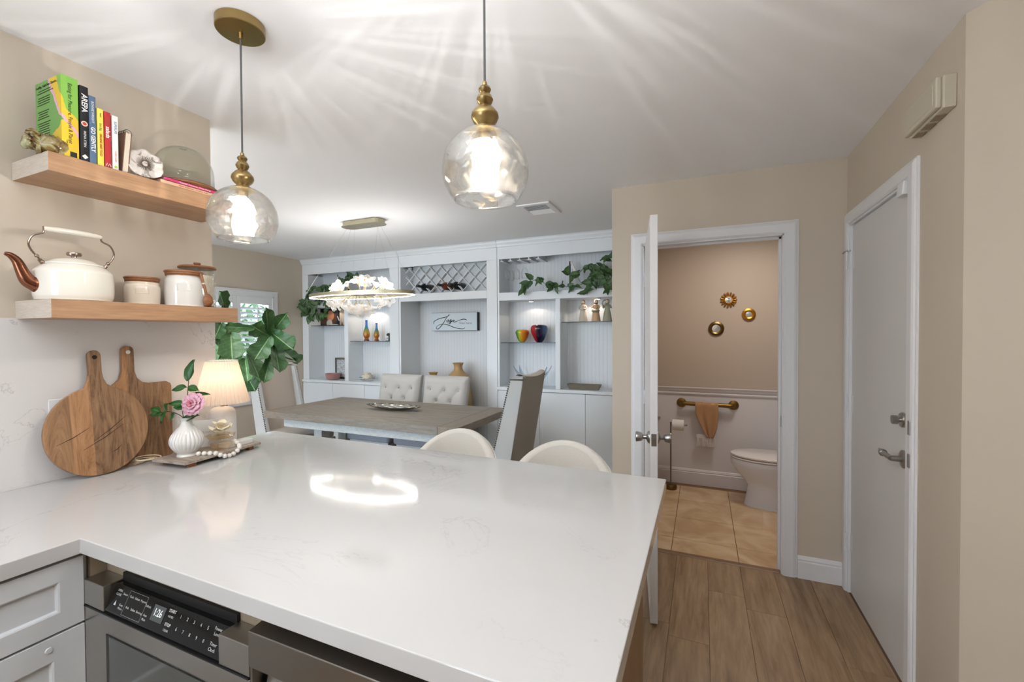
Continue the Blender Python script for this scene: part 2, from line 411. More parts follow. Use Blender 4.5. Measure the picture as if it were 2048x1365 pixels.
# behind the camera
struct('wall_rear', G().box(-2.2, -1.75, -2.4, -2.3, 0, CZ).box(-0.6, 2.1, -2.4, -2.3, 0, CZ).box(-1.75, -0.6, -2.4, -2.3, 2.0, CZ)
       .box(-1.75, -0.6, -2.4, -2.3, 0, 0.9), mWall)
# right wall: door wall X=.75 (Y 1.83..3.04), then 45 degrees outward, then X=1.9
dY0, dY1, dH = 2.205, 2.975, 2.045
struct('wall_right', G().box(0.75, 0.87, dY1, 3.15, 0, CZ).box(0.75, 0.87, dY0, dY1, dH, CZ)
       .prism([(0.75, 1.83), (1.95, 0.63), (2.07, 0.63), (0.87, 1.9), (0.87, dY0), (0.75, dY0)], 0, CZ)
       .box(1.95, 2.07, -2.3, 0.64, 0, CZ), mWall)
# wall with the bathroom door, Y=3.04
oX0, oX1, oH = -0.365, 0.44, 2.035
struct('wall_far', G().box(-0.569, oX0 - 0.012, 3.04, 3.15, 0, CZ).box(oX1 + 0.012, 0.752, 3.04, 3.15, 0, CZ).box(oX0 - 0.012, oX1 + 0.012, 3.04, 3.15, oH + 0.012, CZ)
       .box(-0.569, -0.47, 3.15, 4.66, 0, CZ), mWall)
# bathroom shell
struct('wall_bathroom', G().box(-0.47, 1.75, 4.544, 4.66, 0.90, CZ).box(-0.47, -0.455, 3.152, 4.544, 0.90, CZ).box(1.7, 1.8, 3.04, 4.66, 0, CZ)
       .box(0.87, 1.75, 3.05, 3.15, 0, CZ), mBath)
wc = struct('wall_wainscot', G().box(-0.47, 1.7, 4.530, 4.655, 0, 0.90).box(-0.47, -0.441, 3.152, 4.53, 0, 0.90), mWains)
def moulding(name, x0, x1, y, prof, m, parent=None, axis='x', **k):
    g = G()
    if axis == 'x': g.prism([(y - d, z) for d, z in prof], x0, x1, 'x')
    else: g.prism([(y - d, z) for d, z in prof], x0, x1, 'y')
    return struct(name, g, m, parent, **k)
moulding('trim_1', -0.44, 1.7, 4.531, [(0, 0.862), (0.012, 0.866), (0.014, 0.878), (0.008, 0.884), (0.018, 0.900), (0.024, 0.918), (0.03, 0.926), (0.03, 0.934), (0, 0.934)], mWains)
moulding('baseboard_bathroom', -0.44, 1.7, 4.531, [(0, 0), (0.014, 0), (0.014, 0.115), (0.010, 0.12), (0.012, 0.128), (0.006, 0.145), (0, 0.15)], mWains)
# bathroom floor tiles .405 x .385 with recessed joints
struct('trim_2', G().box(-0.455, 1.7, 3.10, 4.53, -0.006, -0.003), mGrout)
tg = G().box(0, 0.3995, 0, 0.3805, -0.004, 0); tme = None
for i in range(-1, 5):
    for j in range(4):
        x, y = -0.19 + 0.404 * i + 0.002, 3.295 + 0.3855 * (j - 0) - 0.3855 + 0.002
        x1, y0, y1 = min(x + 0.4, 1.69), max(y, 3.078), min(y + 0.3815, 4.528)
        xx0 = max(x, -0.44)
        ob('floor_tile', G().box(xx0, x1, y0, y1, -0.004, 0.0), mTile, fl, bev=0.0012, segs=1)
# threshold
struct('trim_3', G().prism([(3.036, -0.005), (3.08, -0.005), (3.078, 0.006), (3.045, 0.006), (3.036, 0.001)], oX0, oX1, 'x'), mThresh)
# vinyl planks: width .182, run along Y
pw = 0.182; k = 0
for i in range(-28, 12):
    x0 = 0.214 + pw * i
    if x0 + pw < -5 or x0 > 2.0: continue
    if x0 > 0.752 : yend = 1.75 - (x0 - .75) 
    elif x0 + pw > -0.57: yend = 3.04
    else: yend = 4.66
    if -2.25 < x0 < -0.62: ystart = -2.3
    elif x0 <= -2.25: ystart = 0.3
    else: ystart = -2.3
    y = ystart - (0.37 * (i * 7 % 5)) % 1.2
    while y < yend:
        a, b = max(y, ystart), min(y + 1.22, yend)
        if b - a > 0.02:
            xa, xb = x0 + 0.0005, min(x0 + pw - 0.0005, 1.95)
            if x0 <= 0.75 < xb and b > 1.8: xb = 0.75 if a >= 1.7 else xb
            if xa < 0.75 < xb: xb = 0.75
            ob('floor_plank', G().box(xa, xb, a, b - 0.001, -0.005, 0.0), mFloorW, fl, bev=0.0008, segs=1)
        y += 1.22
# baseboards
bp = [(0, 0), (0.014, 0), (0.014, 0.098), (0.009, 0.104), (0.011, 0.112), (0.006, 0.128), (0, 0.132)]
moulding('baseboard_far', 0.517, 0.737, 3.04, bp, mTrim)
# door casings (bathroom)
def casing_board(name, g, parent=None): return struct(name, g, mTrim, parent, bev=0.004)
cw = 0.074
def casing_prof(flip=1):   # width profile (across, depth)
    return [(0, 0), (0, 0.012), (0.010, 0.018), (0.052, 0.018), (0.062, 0.014), (0.068, 0.009), (cw, 0.008), (cw, 0)]
g = G()
pr = casing_prof()
# mitred frame built from swept profile around the opening, in the plane Y = 3.04 facing -Y
def frame_sweep(a0, a1, top, plane, axis, sgn, cwid=cw):
    g = G(); n = len(pr); vs = []
    rings = [((a0, 0.0), (-1, 0)), ((a0, top), (-1, 1)), ((a1, top), (1, 1)), ((a1, 0.0), (1, 0))]
    for (a, z), (da, dz) in rings:
        for w, d in pr:
            w2 = w * cwid / cw
            aa, zz = a + da * w2, z + dz * w2
            vs.append((aa, plane + sgn * d, zz) if axis == 'x' else (plane + sgn * d, aa, zz))
    fs = []
    for i in range(3):
        for k in range(n - 1): fs.append((i * n + k, i * n + k + 1, (i + 1) * n + k + 1, (i + 1) * n + k))
    return g.add(vs, fs)
struct('trim_4', frame_sweep(oX0 - 0.002, oX1 + 0.002, oH + 0.004, 3.04, 'x', -1), mTrim)
jg = G().box(oX0 - 0.012, oX0 + 0.006, 3.035, 3.155, 0, oH).box(oX1 - 0.006, oX1 + 0.012, 3.035, 3.155, 0, oH).box(oX0 - 0.012, oX1 + 0.012, 3.035, 3.155, oH - 0.006, oH + 0.012)
jg.box(oX0, oX0 + 0.018, 3.08, 3.115, 0, oH - 0.006).box(oX1 - 0.018, oX1, 3.08, 3.115, 0, oH - 0.006).box(oX0, oX1, 3.08, 3.115, oH - 0.018, oH - 0.006)
jm = struct('trim_5', jg, mTrim)
ob('strike_plate', G().box(oX1 - 0.0075, oX1 - 0.006, 3.045, 3.07, 0.885, 0.95).box(oX1 - 0.010, oX1 - 0.0075, 3.04, 3.052, 0.895, 0.94), mNickel, jm, label='satin nickel strike plate')
for z in (1.76, 0.98, 0.22):
    ob('hinge_leaf', G().box(oX0 + 0.006, oX0 + 0.008, 3.036, 3.07, z, z + 0.09), mTrim, jm)
# casing of the right door
struct('trim_6', frame_sweep(dY0 - 0.004, dY1 + 0.004, dH + 0.004, 0.75, 'y', -1, 0.066), mTrim)
jg = G().box(0.745, 0.88, dY0 - 0.01, dY0 + 0.016, 0, dH).box(0.745, 0.88, dY1 - 0.006, dY1 + 0.01, 0, dH).box(0.745, 0.88, dY0 - 0.01, dY1 + 0.01, dH - 0.006, dH + 0.01)
j2 = struct('trim_7', jg, mTrim)
for z, h in ((1.052, 0.055), (0.925, 0.055)):
    pl = ob('strike_plate', G().box(0.7285, 0.733, 2.150, 2.166, z, z + h), mNickel, j2, bev=0.002, label='satin nickel strike plate')
# right-hand flat door
dr = thing('door_2', 'flat white entry door with lever handle and deadbolt', 'door', (0.757, dY0 + 0.02, 0)); del dr['category'], dr['label']; dr['kind'] = 'structure'
ob('door_leaf', G().box(0.757, 0.795, dY0 + 0.018, dY1 - 0.009, 0.006, dH - 0.01), mDoorP, dr, bev=0.002)
for z in (1.80, 1.01, 0.235):
    hg = G().tube([(0.734, dY1 + 0.004, z), (0.734, dY1 + 0.004, z + 0.095)], 0.006, 10)
    for q in (0.0, 0.019, 0.038, 0.057, 0.076, 0.095): hg.tube([(0.734, dY1 + 0.004, z + q - 0.001), (0.734, dY1 + 0.004, z + q + 0.001)], 0.0072, 10)
    hg.box(0.7555, 0.7575, dY1 - 0.035, dY1 - 0.005, z, z + 0.095)
    ob('hinge', hg, mTrim, dr, smooth=True)
hs = ob('hinge_stop', G().tube([(0.742, dY1 - 0.002, 1.90), (0.728, dY1 + 0.0, 1.90), (0.722, dY1 + 0.03, 1.893)], 0.004, 8).lathe([(0.009, -0.004), (0.009, 0.004)], (0.742, dY1 - 0.002, 1.90), 12), mNickel, dr, smooth=True, label='satin nickel hinge pin door stop')
lv = ob('lever_handle', G().lathe([(0.001, 0), (0.037, 0), (0.037, -0.006), (0.031, -0.010), (0.013, -0.014), (0.011, -0.045), (0.001, -0.046)], (0.757, 2.275, 0.93), 28, axis='x')
        .tube([(0.714, 2.275, 0.93), (0.712, 2.30, 0.931), (0.712, 2.335, 0.932), (0.712, 2.352, 0.932)], [0.010, 0.0105, 0.0105, 0.011], 14)
        .tube([(0.712, 2.352, 0.932), (0.712, 2.355, 0.932), (0.712, 2.366, 0.933), (0.712, 2.41, 0.939)], [0.0145, 0.016, 0.0145, 0.0015], 14), mNickel, dr, smooth=True, label='satin nickel lever handle with pointed end')
db = ob('deadbolt', G().lathe([(0.001, 0), (0.031, 0), (0.031, -0.008), (0.027, -0.012), (0.001, -0.012)], (0.757, 2.28, 1.09), 28, axis='x'), mNickel, dr, smooth=True, label='satin nickel deadbolt')
ob('thumb_turn', G().lathe([(0.001, -0.012), (0.010, -0.012), (0.010, -0.022), (0.018, -0.023), (0.018, -0.04), (0.001, -0.041)], (0.757, 2.28, 1.09), 20, axis='x'), mNickel, db, smooth=True)
sn = ob('door_sensor', G().hexa([(0.722, 2.215, 1.995), (0.757, 2.215, 1.995), (0.757, 2.275, 1.995), (0.722, 2.275, 1.995), (0.727, 2.215, 2.05), (0.757, 2.215, 2.05), (0.757, 2.275, 2.05), (0.727, 2.275, 2.05)]), mTrim, dr, bev=0.004, label='small white plastic door sensor')
ob('sensor_bracket', G().box(0.735, 0.745, 2.19, 2.21, 2.045, 2.06), mTrim, sn)
# open bathroom door leaf, hinged at left jamb, swung towards the camera
d1 = thing('door_1', '', 'door', (oX0 + 0.004, 3.03, 0)); del d1['category'], d1['label']; d1['kind'] = 'structure'
H0 = V((-0.352, 3.032, 0)); E0 = V((-0.236, 2.246, 0)); dv = (E0 - H0).normalized(); nv = V((-dv.y, dv.x, 0))
if nv.x < 0: nv = -nv
Ldoor = (E0 - H0).length
def dp(s, t, z): return H0 + dv * s + nv * t + V((0, 0, z))
ob('door_leaf', G().hexa([dp(0, 0, .012), dp(Ldoor, 0, .012), dp(Ldoor, .036, .012), dp(0, .036, .012), dp(0, 0, 2.03), dp(Ldoor, 0, 2.03), dp(Ldoor, .036, 2.03), dp(0, .036, 2.03)]), mTrim, d1, bev=0.002)
ks = Ldoor - 0.062
for sg, t0 in ((-1, 0.0), (1, 0.036)):
    c = dp(ks, t0, 0.925); ax = nv * sg
    M = Matrix.Translation(c) @ ax.to_track_quat('Z', 'Y').to_matrix().to_4x4()
    kg = G().lathe([(0.001, 0), (0.032, 0), (0.032, 0.003), (0.026, 0.010), (0.012, 0.016), (0.0105, 0.030), (0.014, 0.034), (0.020, 0.036), (0.0235, 0.045), (0.0265, 0.062), (0.0255, 0.066), (0.019, 0.068), (0.001, 0.067)], n=28).xf(M)
    ob('door_knob', kg, mNickel, d1, smooth=True, label='satin nickel round door knob')
ob('latch_plate', G().hexa([dp(Ldoor, .006, .895), dp(Ldoor + .0015, .006, .895), dp(Ldoor + .0015, .030, .895), dp(Ldoor, .030, .895), dp(Ldoor, .006, .955), dp(Ldoor + .0015, .006, .955), dp(Ldoor + .0015, .030, .955), dp(Ldoor, .030, .955)])
   .tube([dp(Ldoor, .018, .925), dp(Ldoor + .008, .018, .925)], 0.008, 12), mSteelD, d1, label='steel latch plate')
for z in (1.76, 0.98, 0.22):
    hg = G().tube([dp(-0.004, -0.006, z), dp(-0.004, -0.006, z + 0.09)], 0.006, 10); hg.hexa([dp(0, -0.0015, z), dp(0.028, -0.0015, z), dp(0.028, 0, z), dp(0, 0, z), dp(0, -0.0015, z + .09), dp(0.028, -0.0015, z + .09), dp(0.028, 0, z + .09), dp(0, 0, z + .09)])
    ob('hinge', hg, mTrim, d1, smooth=True)

# ---------------------------------------------------------------- window with shutters
win = thing('window_1', '', 'w', (WX, 3.3, wz0)); del win['category'], win['label']; win['kind'] = 'structure'
g = G(); fw = 0.058
g.box(WX - 0.12, WX + 0.03, wy0 - 0.0, wy0 + 0.02, wz0, wz1).box(WX - 0.12, WX + 0.03, wy1 - 0.02, wy1, wz0, wz1).box(WX - 0.12, WX + 0.03, wy0, wy1, wz1 - 0.02, wz1).box(WX - 0.12, WX + 0.03, wy0, wy1, wz0, wz0 + 0.02)
g.box(WX, WX + 0.022, wy0 - fw, wy0, wz0 - fw, wz1 + fw).box(WX, WX + 0.022, wy1, wy1 + fw, wz0 - fw, wz1 + fw).box(WX, WX + 0.022, wy0, wy1, wz1, wz1 + fw).box(WX, WX + 0.022, wy0, wy1, wz0 - fw, wz0)
g.box(WX, WX + 0.032, wy0 - fw, wy1 + fw, wz1 + fw - 0.012, wz1 + fw)
ob('window_frame', g, mTrim, win, bev=0.003)
ob('window_pane', G().box(WX - 0.10, WX - 0.096, wy0, wy1, wz0, wz1), glassm('window_glass', mixf=0.0), win)
mid = 3.33
for a, b in ((wy0 + 0.02, mid), (mid, wy1 - 0.02)):
    st = 0.048; z0, z1 = wz0 + 0.02, wz1 - 0.02; x0, x1 = WX - 0.006, WX + 0.022; zt, zb = z1 - 0.085, z0 + 0.12; zm = 1.13
    fr = ob('shutter_panel', G().box(x0, x1, a + .001, a + st, z0, z1).box(x0, x1, b - st, b - .001, z0, z1).box(x0, x1, a + st, b - st, zt, z1).box(x0, x1, a + st, b - st, z0, zb).box(x0, x1, a + st, b - st, zm - 0.04, zm + 0.04), mTrim, win, bev=0.002)
    z = zb + 0.03
    while z < zt - 0.01:
        if not (zm - 0.06 < z < zm + 0.06):
            w = 0.030; t = 0.0045; an = R(28); ca, sa = cos(an), sin(an); cx = WX + 0.008
            pts = []
            for (p, q) in ((-w, 0), (-w * .6, -t), (w * .6, -t), (w, 0), (w * .6, t), (-w * .6, t)): pts.append((cx + p * ca - q * sa, z + p * sa + q * ca))
            ob('louver', G().prism(pts, a + st + 0.001, b - st - 0.001, 'y'), mTrim, fr)
        z += 0.056
    ob('tilt_rod', G().box(WX + 0.038, WX + 0.048, (a + b) / 2 + 0.01, (a + b) / 2 + 0.022, zb + 0.01, zt - 0.01), mTrim, fr)
# hedge in the garden outside
hg = G(); rr = random.Random(3)
for i in range(2600):
    p = V((-6.2 - rr.random() * 1.2, 1.6 + rr.random() * 4.6, rr.random() ** 0.8 * 2.5)); a = rr.random() * 6.28; s = 0.05 + rr.random() * 0.07
    d1_, d2_ = V((rr.random() - .5, cos(a), sin(a))) * s, V((rr.random() - .5, -sin(a), cos(a))) * s * 0.5
    hg.add([p - d1_, p - d2_, p + d1_, p + d2_], [(0, 1, 2, 3)], 1 if rr.random() < 0.33 else 0)
hd = ob('garden_hedge', hg, None, mats=[mHedge, mHedgeL], kind='stuff'); tag(hd, 'green and white flowering hedge seen through the shutter slats', 'hedge')
struct('ground', G().box(-12, -5.1, -3, 9, -0.2, -0.1), mHedge)

# ================================================================ BUILT-IN WALL (three units)
FY = 4.24; BY = 4.50; NB = 4.66
def unit(x0, x1, label, kindn):
    t = thing('display_cabinet', label, 'cabinet', ((x0 + x1) / 2, FY, 0), group=None)
    return t
def panel(t, name, *b, m=mCab, bev=0.0025, **k): return ob(name, G().box(*b), m, t, bev=bev, **k)
def crown(t, x0, x1, y=FY):
    g = G().prism([(y, 2.372), (y - 0.012, 2.376), (y - 0.016, 2.392), (y - 0.030, 2.412), (y - 0.034, 2.426), (y - 0.045, 2.438), (y + 0.02, 2.438), (y + 0.02, 2.372)], x0, x1, 'x')
    return ob('crown_moulding', g, mCab, t)
def side_unit(x0, x1, xl, xd0, xd1, xr, label, glassL, glassR, zc=0.87):
    """x0..x1 unit, xl left niche start, xd divider, xr right niche end"""
    t = unit(x0, x1, label, 'side')
    crown(t, x0 + 0.002, x1 - 0.002)
    panel(t, 'valance', x0 + 0.002, x1 - 0.002, FY, FY + 0.02, 2.245, 2.437)
    panel(t, 'top_panel', xl, xr, FY + 0.02, BY, 2.41, 2.43)
    panel(t, 'side_panel', x0 + 0.002, xl, FY, BY, zc + 0.02, 2.245)
    panel(t, 'side_panel', xr, x1 - 0.002, FY, BY, zc + 0.02, 2.245)
    ob('back_panel', G().box(x0 + 0.01, x1 - 0.01, BY, BY + 0.015, zc + 0.02, 2.43), mBead, t)
    panel(t, 'middle_shelf', xl, xr, FY, BY - 0.001, 1.805, 1.89)
    panel(t, 'divider', xd0, xd1, FY + 0.001, BY - 0.001, zc + 0.02, 1.805)
    panel(t, 'counter', x0 + 0.002, x1 - 0.002, FY - 0.022, BY + 0.01, zc - 0.012, zc + 0.02)
    ob('base_cabinet', G().box(x0 + 0.004, x1 - 0.004, FY + 0.012, BY + 0.01, 0.09, zc - 0.013), mCab, t)
    ob('toe_kick', G().box(x0 + 0.01, x1 - 0.01, FY + 0.06, BY, 0.0, 0.09), mCab, t)
    n = 3; w = (x1 - x0 - 0.01) / n
    for i in range(n):
        panel(t, 'door', x0 + 0.005 + w * i + 0.0015, x0 + 0.005 + w * (i + 1) - 0.0015, FY - 0.008, FY + 0.011, 0.095, zc - 0.018)
    for a, b, z in ((xl, xd0, glassL), (xd1, xr, glassR)):
        ob('glass_shelf', G().box(a + 0.002, b - 0.002, FY + 0.035, BY - 0.003, z - 0.008, z), mShelfG, t)
        ob('niche_light', G().lathe([(0.001, -0.012), (0.028, -0.012), (0.034, -0.006), (0.034, 0)], ((a + b) / 2, 4.37, 1.805), 20), mTrim, t, smooth=True)
        ob('lamp_lens', G().lathe([(0.001, -0.0132), (0.022, -0.0132), (0.022, -0.0122), (0.001, -0.0122)], ((a + b) / 2, 4.37, 1.805), 16), mLed, t)
    return t
side_unit(-4.868, -3.300, -4.76, -4.147, -4.085, -3.435, 'white built-in display cabinet nearest the shuttered window, with green vine on top niche', 1.577, 1.372, 0.848)
side_unit(-2.010, -0.575, -1.985, -1.362, -1.312, -0.61, 'white built-in display cabinet beside the bathroom wall, with hanging glass rack', 1.362, 1.572)
t = unit(-3.298, -2.012, '', 'mid'); tag(t, 'white built-in middle cabinet with diamond lattice wine rack', 'cabinet')
crown(t, -3.298, -2.012)
panel(t, 'valance', -3.298, -2.012, FY, FY + 0.02, 2.243, 2.437)
panel(t, 'side_panel', -3.298, -3.272, FY, NB - 0.02, 0, 2.243)
panel(t, 'side_panel', -2.135, -2.012, FY, NB - 0.02, 0, 2.243)
panel(t, 'rail', -3.272, -2.135, FY, FY + 0.05, 1.838, 1.925)
panel(t, 'rack_floor', -3.272, -2.135, FY + 0.05, BY, 1.90, 1.925)
panel(t, 'rack_ceiling', -3.272, -2.135, FY + 0.02, BY, 2.28, 2.30)
panel(t, 'rack_back', -3.272, -2.135, BY - 0.01, BY, 1.925, 2.28)
ob('back_panel', G().box(-3.285, -2.12, NB - 0.035, NB - 0.02, 0, 1.90), mBead, t)
# lattice slats (each its own piece): front grid at 45 degrees
lx0, lx1, lz0, lz1 = -3.235, -2.137, 1.926, 2.242
sp = 0.145; tk = 0.006
for sgn in (1, -1):
    for i in range(-4, 14):
        c = lx0 + sp * i + (0.035 if sgn > 0 else 0.035)
        # line x = c + s, z = lz0 + s (sgn>0) or z = lz1 - s
        pts = []
        s0, s1 = 0.0, lz1 - lz0
        xa, xb = c + s0, c + s1
        if xb < lx0 + 0.01 or xa > lx1 - 0.01: continue
        s0 = max(0, lx0 - c); s1 = min(s1, lx1 - c)
        if s1 - s0 < 0.02: continue
        P = lambda s: (c + s, lz0 + s if sgn > 0 else lz1 - s - 0.022 * 0)
        (ax, az), (bx, bz) = P(s0), P(s1); dx, dz = (bx - ax), (bz - az); ln = math.hypot(dx, dz); nx, nz = -dz / ln * tk / 2, dx / ln * tk / 2
        y0, y1 = (FY + 0.055, FY + 0.10)
        if sgn < 0: y0 += 0.0008
        ob('lattice_slat', G().prism([(ax - nx, az - nz), (bx - nx, bz - nz), (bx + nx, bz + nz), (ax + nx, az + nz)], y0, y1, 'y'), mCab, t)
# wine bottles in the rack
def bottle(x, z, m, lab):
    r = thing('wine_bottle', lab, 'bottle', (x, FY + 0.245, z), group=None)
    pr_ = [(0.001, 0), (0.036, 0), (0.043, -0.005), (0.044, -0.02), (0.044, -0.17), (0.038, -0.195), (0.018, -0.225), (0.0145, -0.245), (0.0145, -0.30), (0.001, -0.30)]
    ob('bottle_body', G().lathe(pr_, (0, 0, 0), 20, axis='y'), m, r, local=True, smooth=True)
    ob('capsule', G().lathe([(0.0152, -0.255), (0.0155, -0.31), (0.0165, -0.312), (0.0165, -0.318), (0.001, -0.318)], (0, 0, 0), 16, axis='y'), mBlackM, r, local=True, smooth=True)
    return r
mBotD = mat('dark_bottle_glass', (22, 30, 26), 0.12); mBotR = mat('amber_wine_bottle', (126, 62, 42), 0.18)
bottle(-2.985, 2.005, mBotD, 'dark wine bottle lying leftmost in the lattice rack')
bottle(-2.700, 2.005, mBotR, 'reddish brown wine bottle lying in the lattice rack')
bottle(-2.560, 2.005, mBotD, 'dark wine bottle lying rightmost in the lattice rack')
# hanging stemware rack + glasses
t = thing('stemware_rack', 'white slatted stemware rack under the cabinet top beside the lattice', 'glass rack', (-1.79, 4.37, 2.245))
for i in range(5):
    x = -1.99 + 0.105 * i + 0.01
    ob('rack_rail', G().box(x, x + 0.012, FY + 0.03, BY - 0.01, 2.23, 2.262).box(x - 0.018, x + 0.03, FY + 0.03, BY - 0.01, 2.222, 2.23), mCab, t)
ob('rack_base', G().box(-1.985, -1.54, FY + 0.03, BY - 0.01, 2.262, 2.27).box(-1.985, -1.975, FY + .04, BY - .02, 2.27, 2.41).box(-1.55, -1.54, FY + .04, BY - .02, 2.27, 2.41), mCab, t)
gp = [(0.034, 0), (0.033, -0.003), (0.005, -0.008), (0.0035, -0.02), (0.0035, -0.075), (0.008, -0.085), (0.028, -0.105), (0.037, -0.135), (0.036, -0.165), (0.031, -0.20)]
for i, (x, y) in enumerate(((-1.925, 4.31), (-1.925, 4.42), (-1.82, 4.33), (-1.715, 4.30))):
    o = ob('wine_glass', G().open_lathe(gp, (x, y, 2.2335), 20), mGlass, smooth=True, solid=0.0012)
    tag(o, ['clear wine glass hanging leftmost at the front of the stemware rack', 'clear wine glass hanging leftmost at the back of the stemware rack', 'clear wine glass hanging second slot of the stemware rack', 'clear wine glass hanging nearest the vine in the stemware rack'][i], 'wine glass', 'wine glasses hanging under the cabinet top')
# sign
sg = thing('wall_sign', 'white plank sign reading Love lives here on the middle cabinet back', 'sign', (-2.79, 4.60, 1.52))
SY0 = 4.565
mSignF = mat('sign_face', (214, 224, 230), 0.6); mInk = mat('dark_ink', (40, 42, 48), 0.6); mInkG = mat('grey_ink', (120, 120, 122), 0.6)
# scaled from pixel plane at Y=4.565
sx0, sx1, sz0, sz1 = -3.055, -2.425, 1.495, 1.712
ob('sign_board', G().box(sx0, sx1, SY0 + 0.002, NB - 0.036, sz0, sz1), mBlackM, sg)
ob('sign_face', G().box(sx0 - 0.002, sx1 - 0.004, SY0, SY0 + 0.004, sz0 + 0.002, sz1 - 0.002), mSignF, sg)
def stroke(pl, w=0.0034):   # pl in 0..1 sign coordinates (x, y down) from the crop
    pts = [(sx0 + (px - 38) / (862 - 38) * (sx1 - sx0), SY0 - 0.0015, sz1 - (py - 150 + (px - 38) * 0.022) / 328.0 * (sz1 - sz0)) for px, py in pl]
    b = bez(pts, 6); n = len(b); return b, [w * (0.6 + 0.7 * abs(sin(3.0 * i / n * pi))) for i in range(n)]
g = G()
for pl in ([(80, 350), (72, 325), (95, 295), (180, 250), (290, 225), (345, 200), (368, 175), (350, 190), (320, 225), (270, 310), (220, 380), (175, 430), (140, 442), (125, 425), (140, 390), (190, 362), (260, 352), (340, 365), (450, 410), (560, 432), (625, 430), (645, 408)],
           [(345, 270), (322, 285), (322, 312), (342, 308), (352, 280), (345, 270), (360, 282)],
           [(360, 282), (372, 300), (385, 280), (395, 262), (400, 280), (388, 330), (372, 350), (362, 335), (385, 310), (405, 290)],
           [(405, 290), (408, 310), (425, 285), (430, 275)], [(430, 300), (450, 292), (458, 278), (446, 275), (437, 300), (452, 312), (490, 305), (540, 282), (610, 262), (660, 264), (682, 280)]):
    b, rs = stroke(pl); g.tube(b, rs, 5)
ob('script_lettering', g, mInk, sg)
text('lives here', 0.034, (-2.667, SY0 - 0.0008, 1.585), (1, 0, 0), (0, 0, 1), mInkG, sg, sx=1.3)
# ================================================================ ITEMS IN THE BUILT-INS
def leaf_geo(L=1.0, W=0.6, kind='fig', nu=6, nv=10, bend=0.15, ruffle=0.0, seed=0):
    """leaf from origin along +Y, width along X, normal +Z; UV u across, v along"""
    rr = random.Random(seed); g = G(); g.uv = []
    def w(t):
        if kind == 'fig':
            T_ = [(0, .03), (.06, .20), (.15, .31), (.28, .36), (.40, .355), (.52, .41), (.66, .49), (.78, .50), (.88, .43), (.95, .29), (1, .05)]
            for (ta_, wa_), (tc_, wc_) in zip(T_, T_[1:]):
                if t <= tc_: return W * (wa_ + (wc_ - wa_) * (t - ta_) / (tc_ - ta_))
        if kind == 'heart': return 0.5 * W * (sin(pi * t ** 0.62) ** 0.8)
        return 0.5 * W * sin(pi * t ** 0.8) ** 0.9
    vs = []
    for j in range(nv + 1):
        t = j / nv; ww = max(w(min(max(t, 0.004), 0.996)), 0.0005)
        for i in range(nu + 1):
            u = i / nu * 2 - 1
            z = 0.12 * W * abs(u) ** 1.3 - bend * L * t * t + ruffle * sin(t * 17 + u * 2 + seed) * abs(u) * W * 0.12
            wv = ww * (1 + 0.05 * sin(t * 23 + seed) * (kind == 'fig'))
            vs.append((u * wv, t * L, z)); g.uv.append((i / nu, t))
    fs = [(j * (nu + 1) + i, j * (nu + 1) + i + 1, (j + 1) * (nu + 1) + i + 1, (j + 1) * (nu + 1) + i) for j in range(nv) for i in range(nu)]
    g.add(vs, fs); return g
def mesh_of(g, m, name, smooth=True):
    me = bpy.data.meshes.new(name); me.from_pydata([tuple(p) for p in g.v], [], g.f); me.materials.append(m)
    if smooth: me.polygons.foreach_set('use_smooth', [True] * len(me.polygons))
    if g.uv:
        uvl = me.uv_layers.new(name='UVMap')
        for l in me.loops: uvl.data[l.index].uv = g.uv[l.vertex_index]
    return me
def place_leaf(me, b, tip, width_scale, normal, parent, name='leaf', roll=0.0):
    """unit leaf mesh (L=1) put from b towards tip; parent must be unrotated"""
    b = V(b); tip = V(tip); y = (tip - b); L = y.length; y.normalize(); n = V(normal); n = (n - y * n.dot(y)).normalized(); x = y.cross(n)
    if roll: q = Matrix.Rotation(roll, 3, y); n = q @ n; x = q @ x
    acc = V((0, 0, 0)); q = parent
    while q: acc += q.location; q = q.parent
    c = b - acc
    o = bpy.data.objects.new(name, me); COL.objects.link(o); o.parent = parent
    ws = width_scale
    o.matrix_local = Matrix(((x.x * ws, y.x * L, n.x * L, c.x), (x.y * ws, y.y * L, n.y * L, c.y), (x.z * ws, y.z * L, n.z * L, c.z), (0, 0, 0, 1)))
    return o
vme = [mesh_of(leaf_geo(1, 1, 'heart', 4, 6, b_, 0.3, s), mVine, 'vine_leaf') for s, b_ in ((1, 0.15), (2, 0.3), (3, 0.05))]
def vine(name, label, stems, n, size, seed, base_z, extra=None, zmin=None):
    t = thing(name, label, 'plant', (stems[0][0][0], stems[0][0][1], base_z))
    rr = random.Random(seed); k = 0
    for s in stems:
        p = bez(s, 6); ob('stem', G().tube(p, 0.0028, 5), mStem, t, smooth=True)
        cnt = max(3, int(n * len(p) / sum(len(bez(q, 6)) for q in stems)))
        for i in range(cnt):
            q = p[min(len(p) - 1, int((i + rr.random() * 0.8) / cnt * len(p)))]
            a = rr.uniform(0, 2 * pi); L = size * rr.uniform(0.7, 1.2)
            d = V((cos(a), -abs(rr.uniform(0.1, 0.6)), sin(a) * 0.7 - 0.25)).normalized() * L
            if zmin and q.y + d.y > FY + 0.0 and (q.z + d.z) < zmin: d.z = abs(d.z) * 0.4
            q2 = q + V((0, -0.01, 0.004)); e = q2 + d
            if e.y > BY - 0.01: d.y = BY - 0.012 - q2.y
            place_leaf(vme[k % 3], q2, q2 + d, L * rr.uniform(0.55, 0.75), (rr.uniform(-.6, .6), -1, rr.uniform(0.1, 0.9)), t); k += 1
    return t
FYv = FY - 0.015
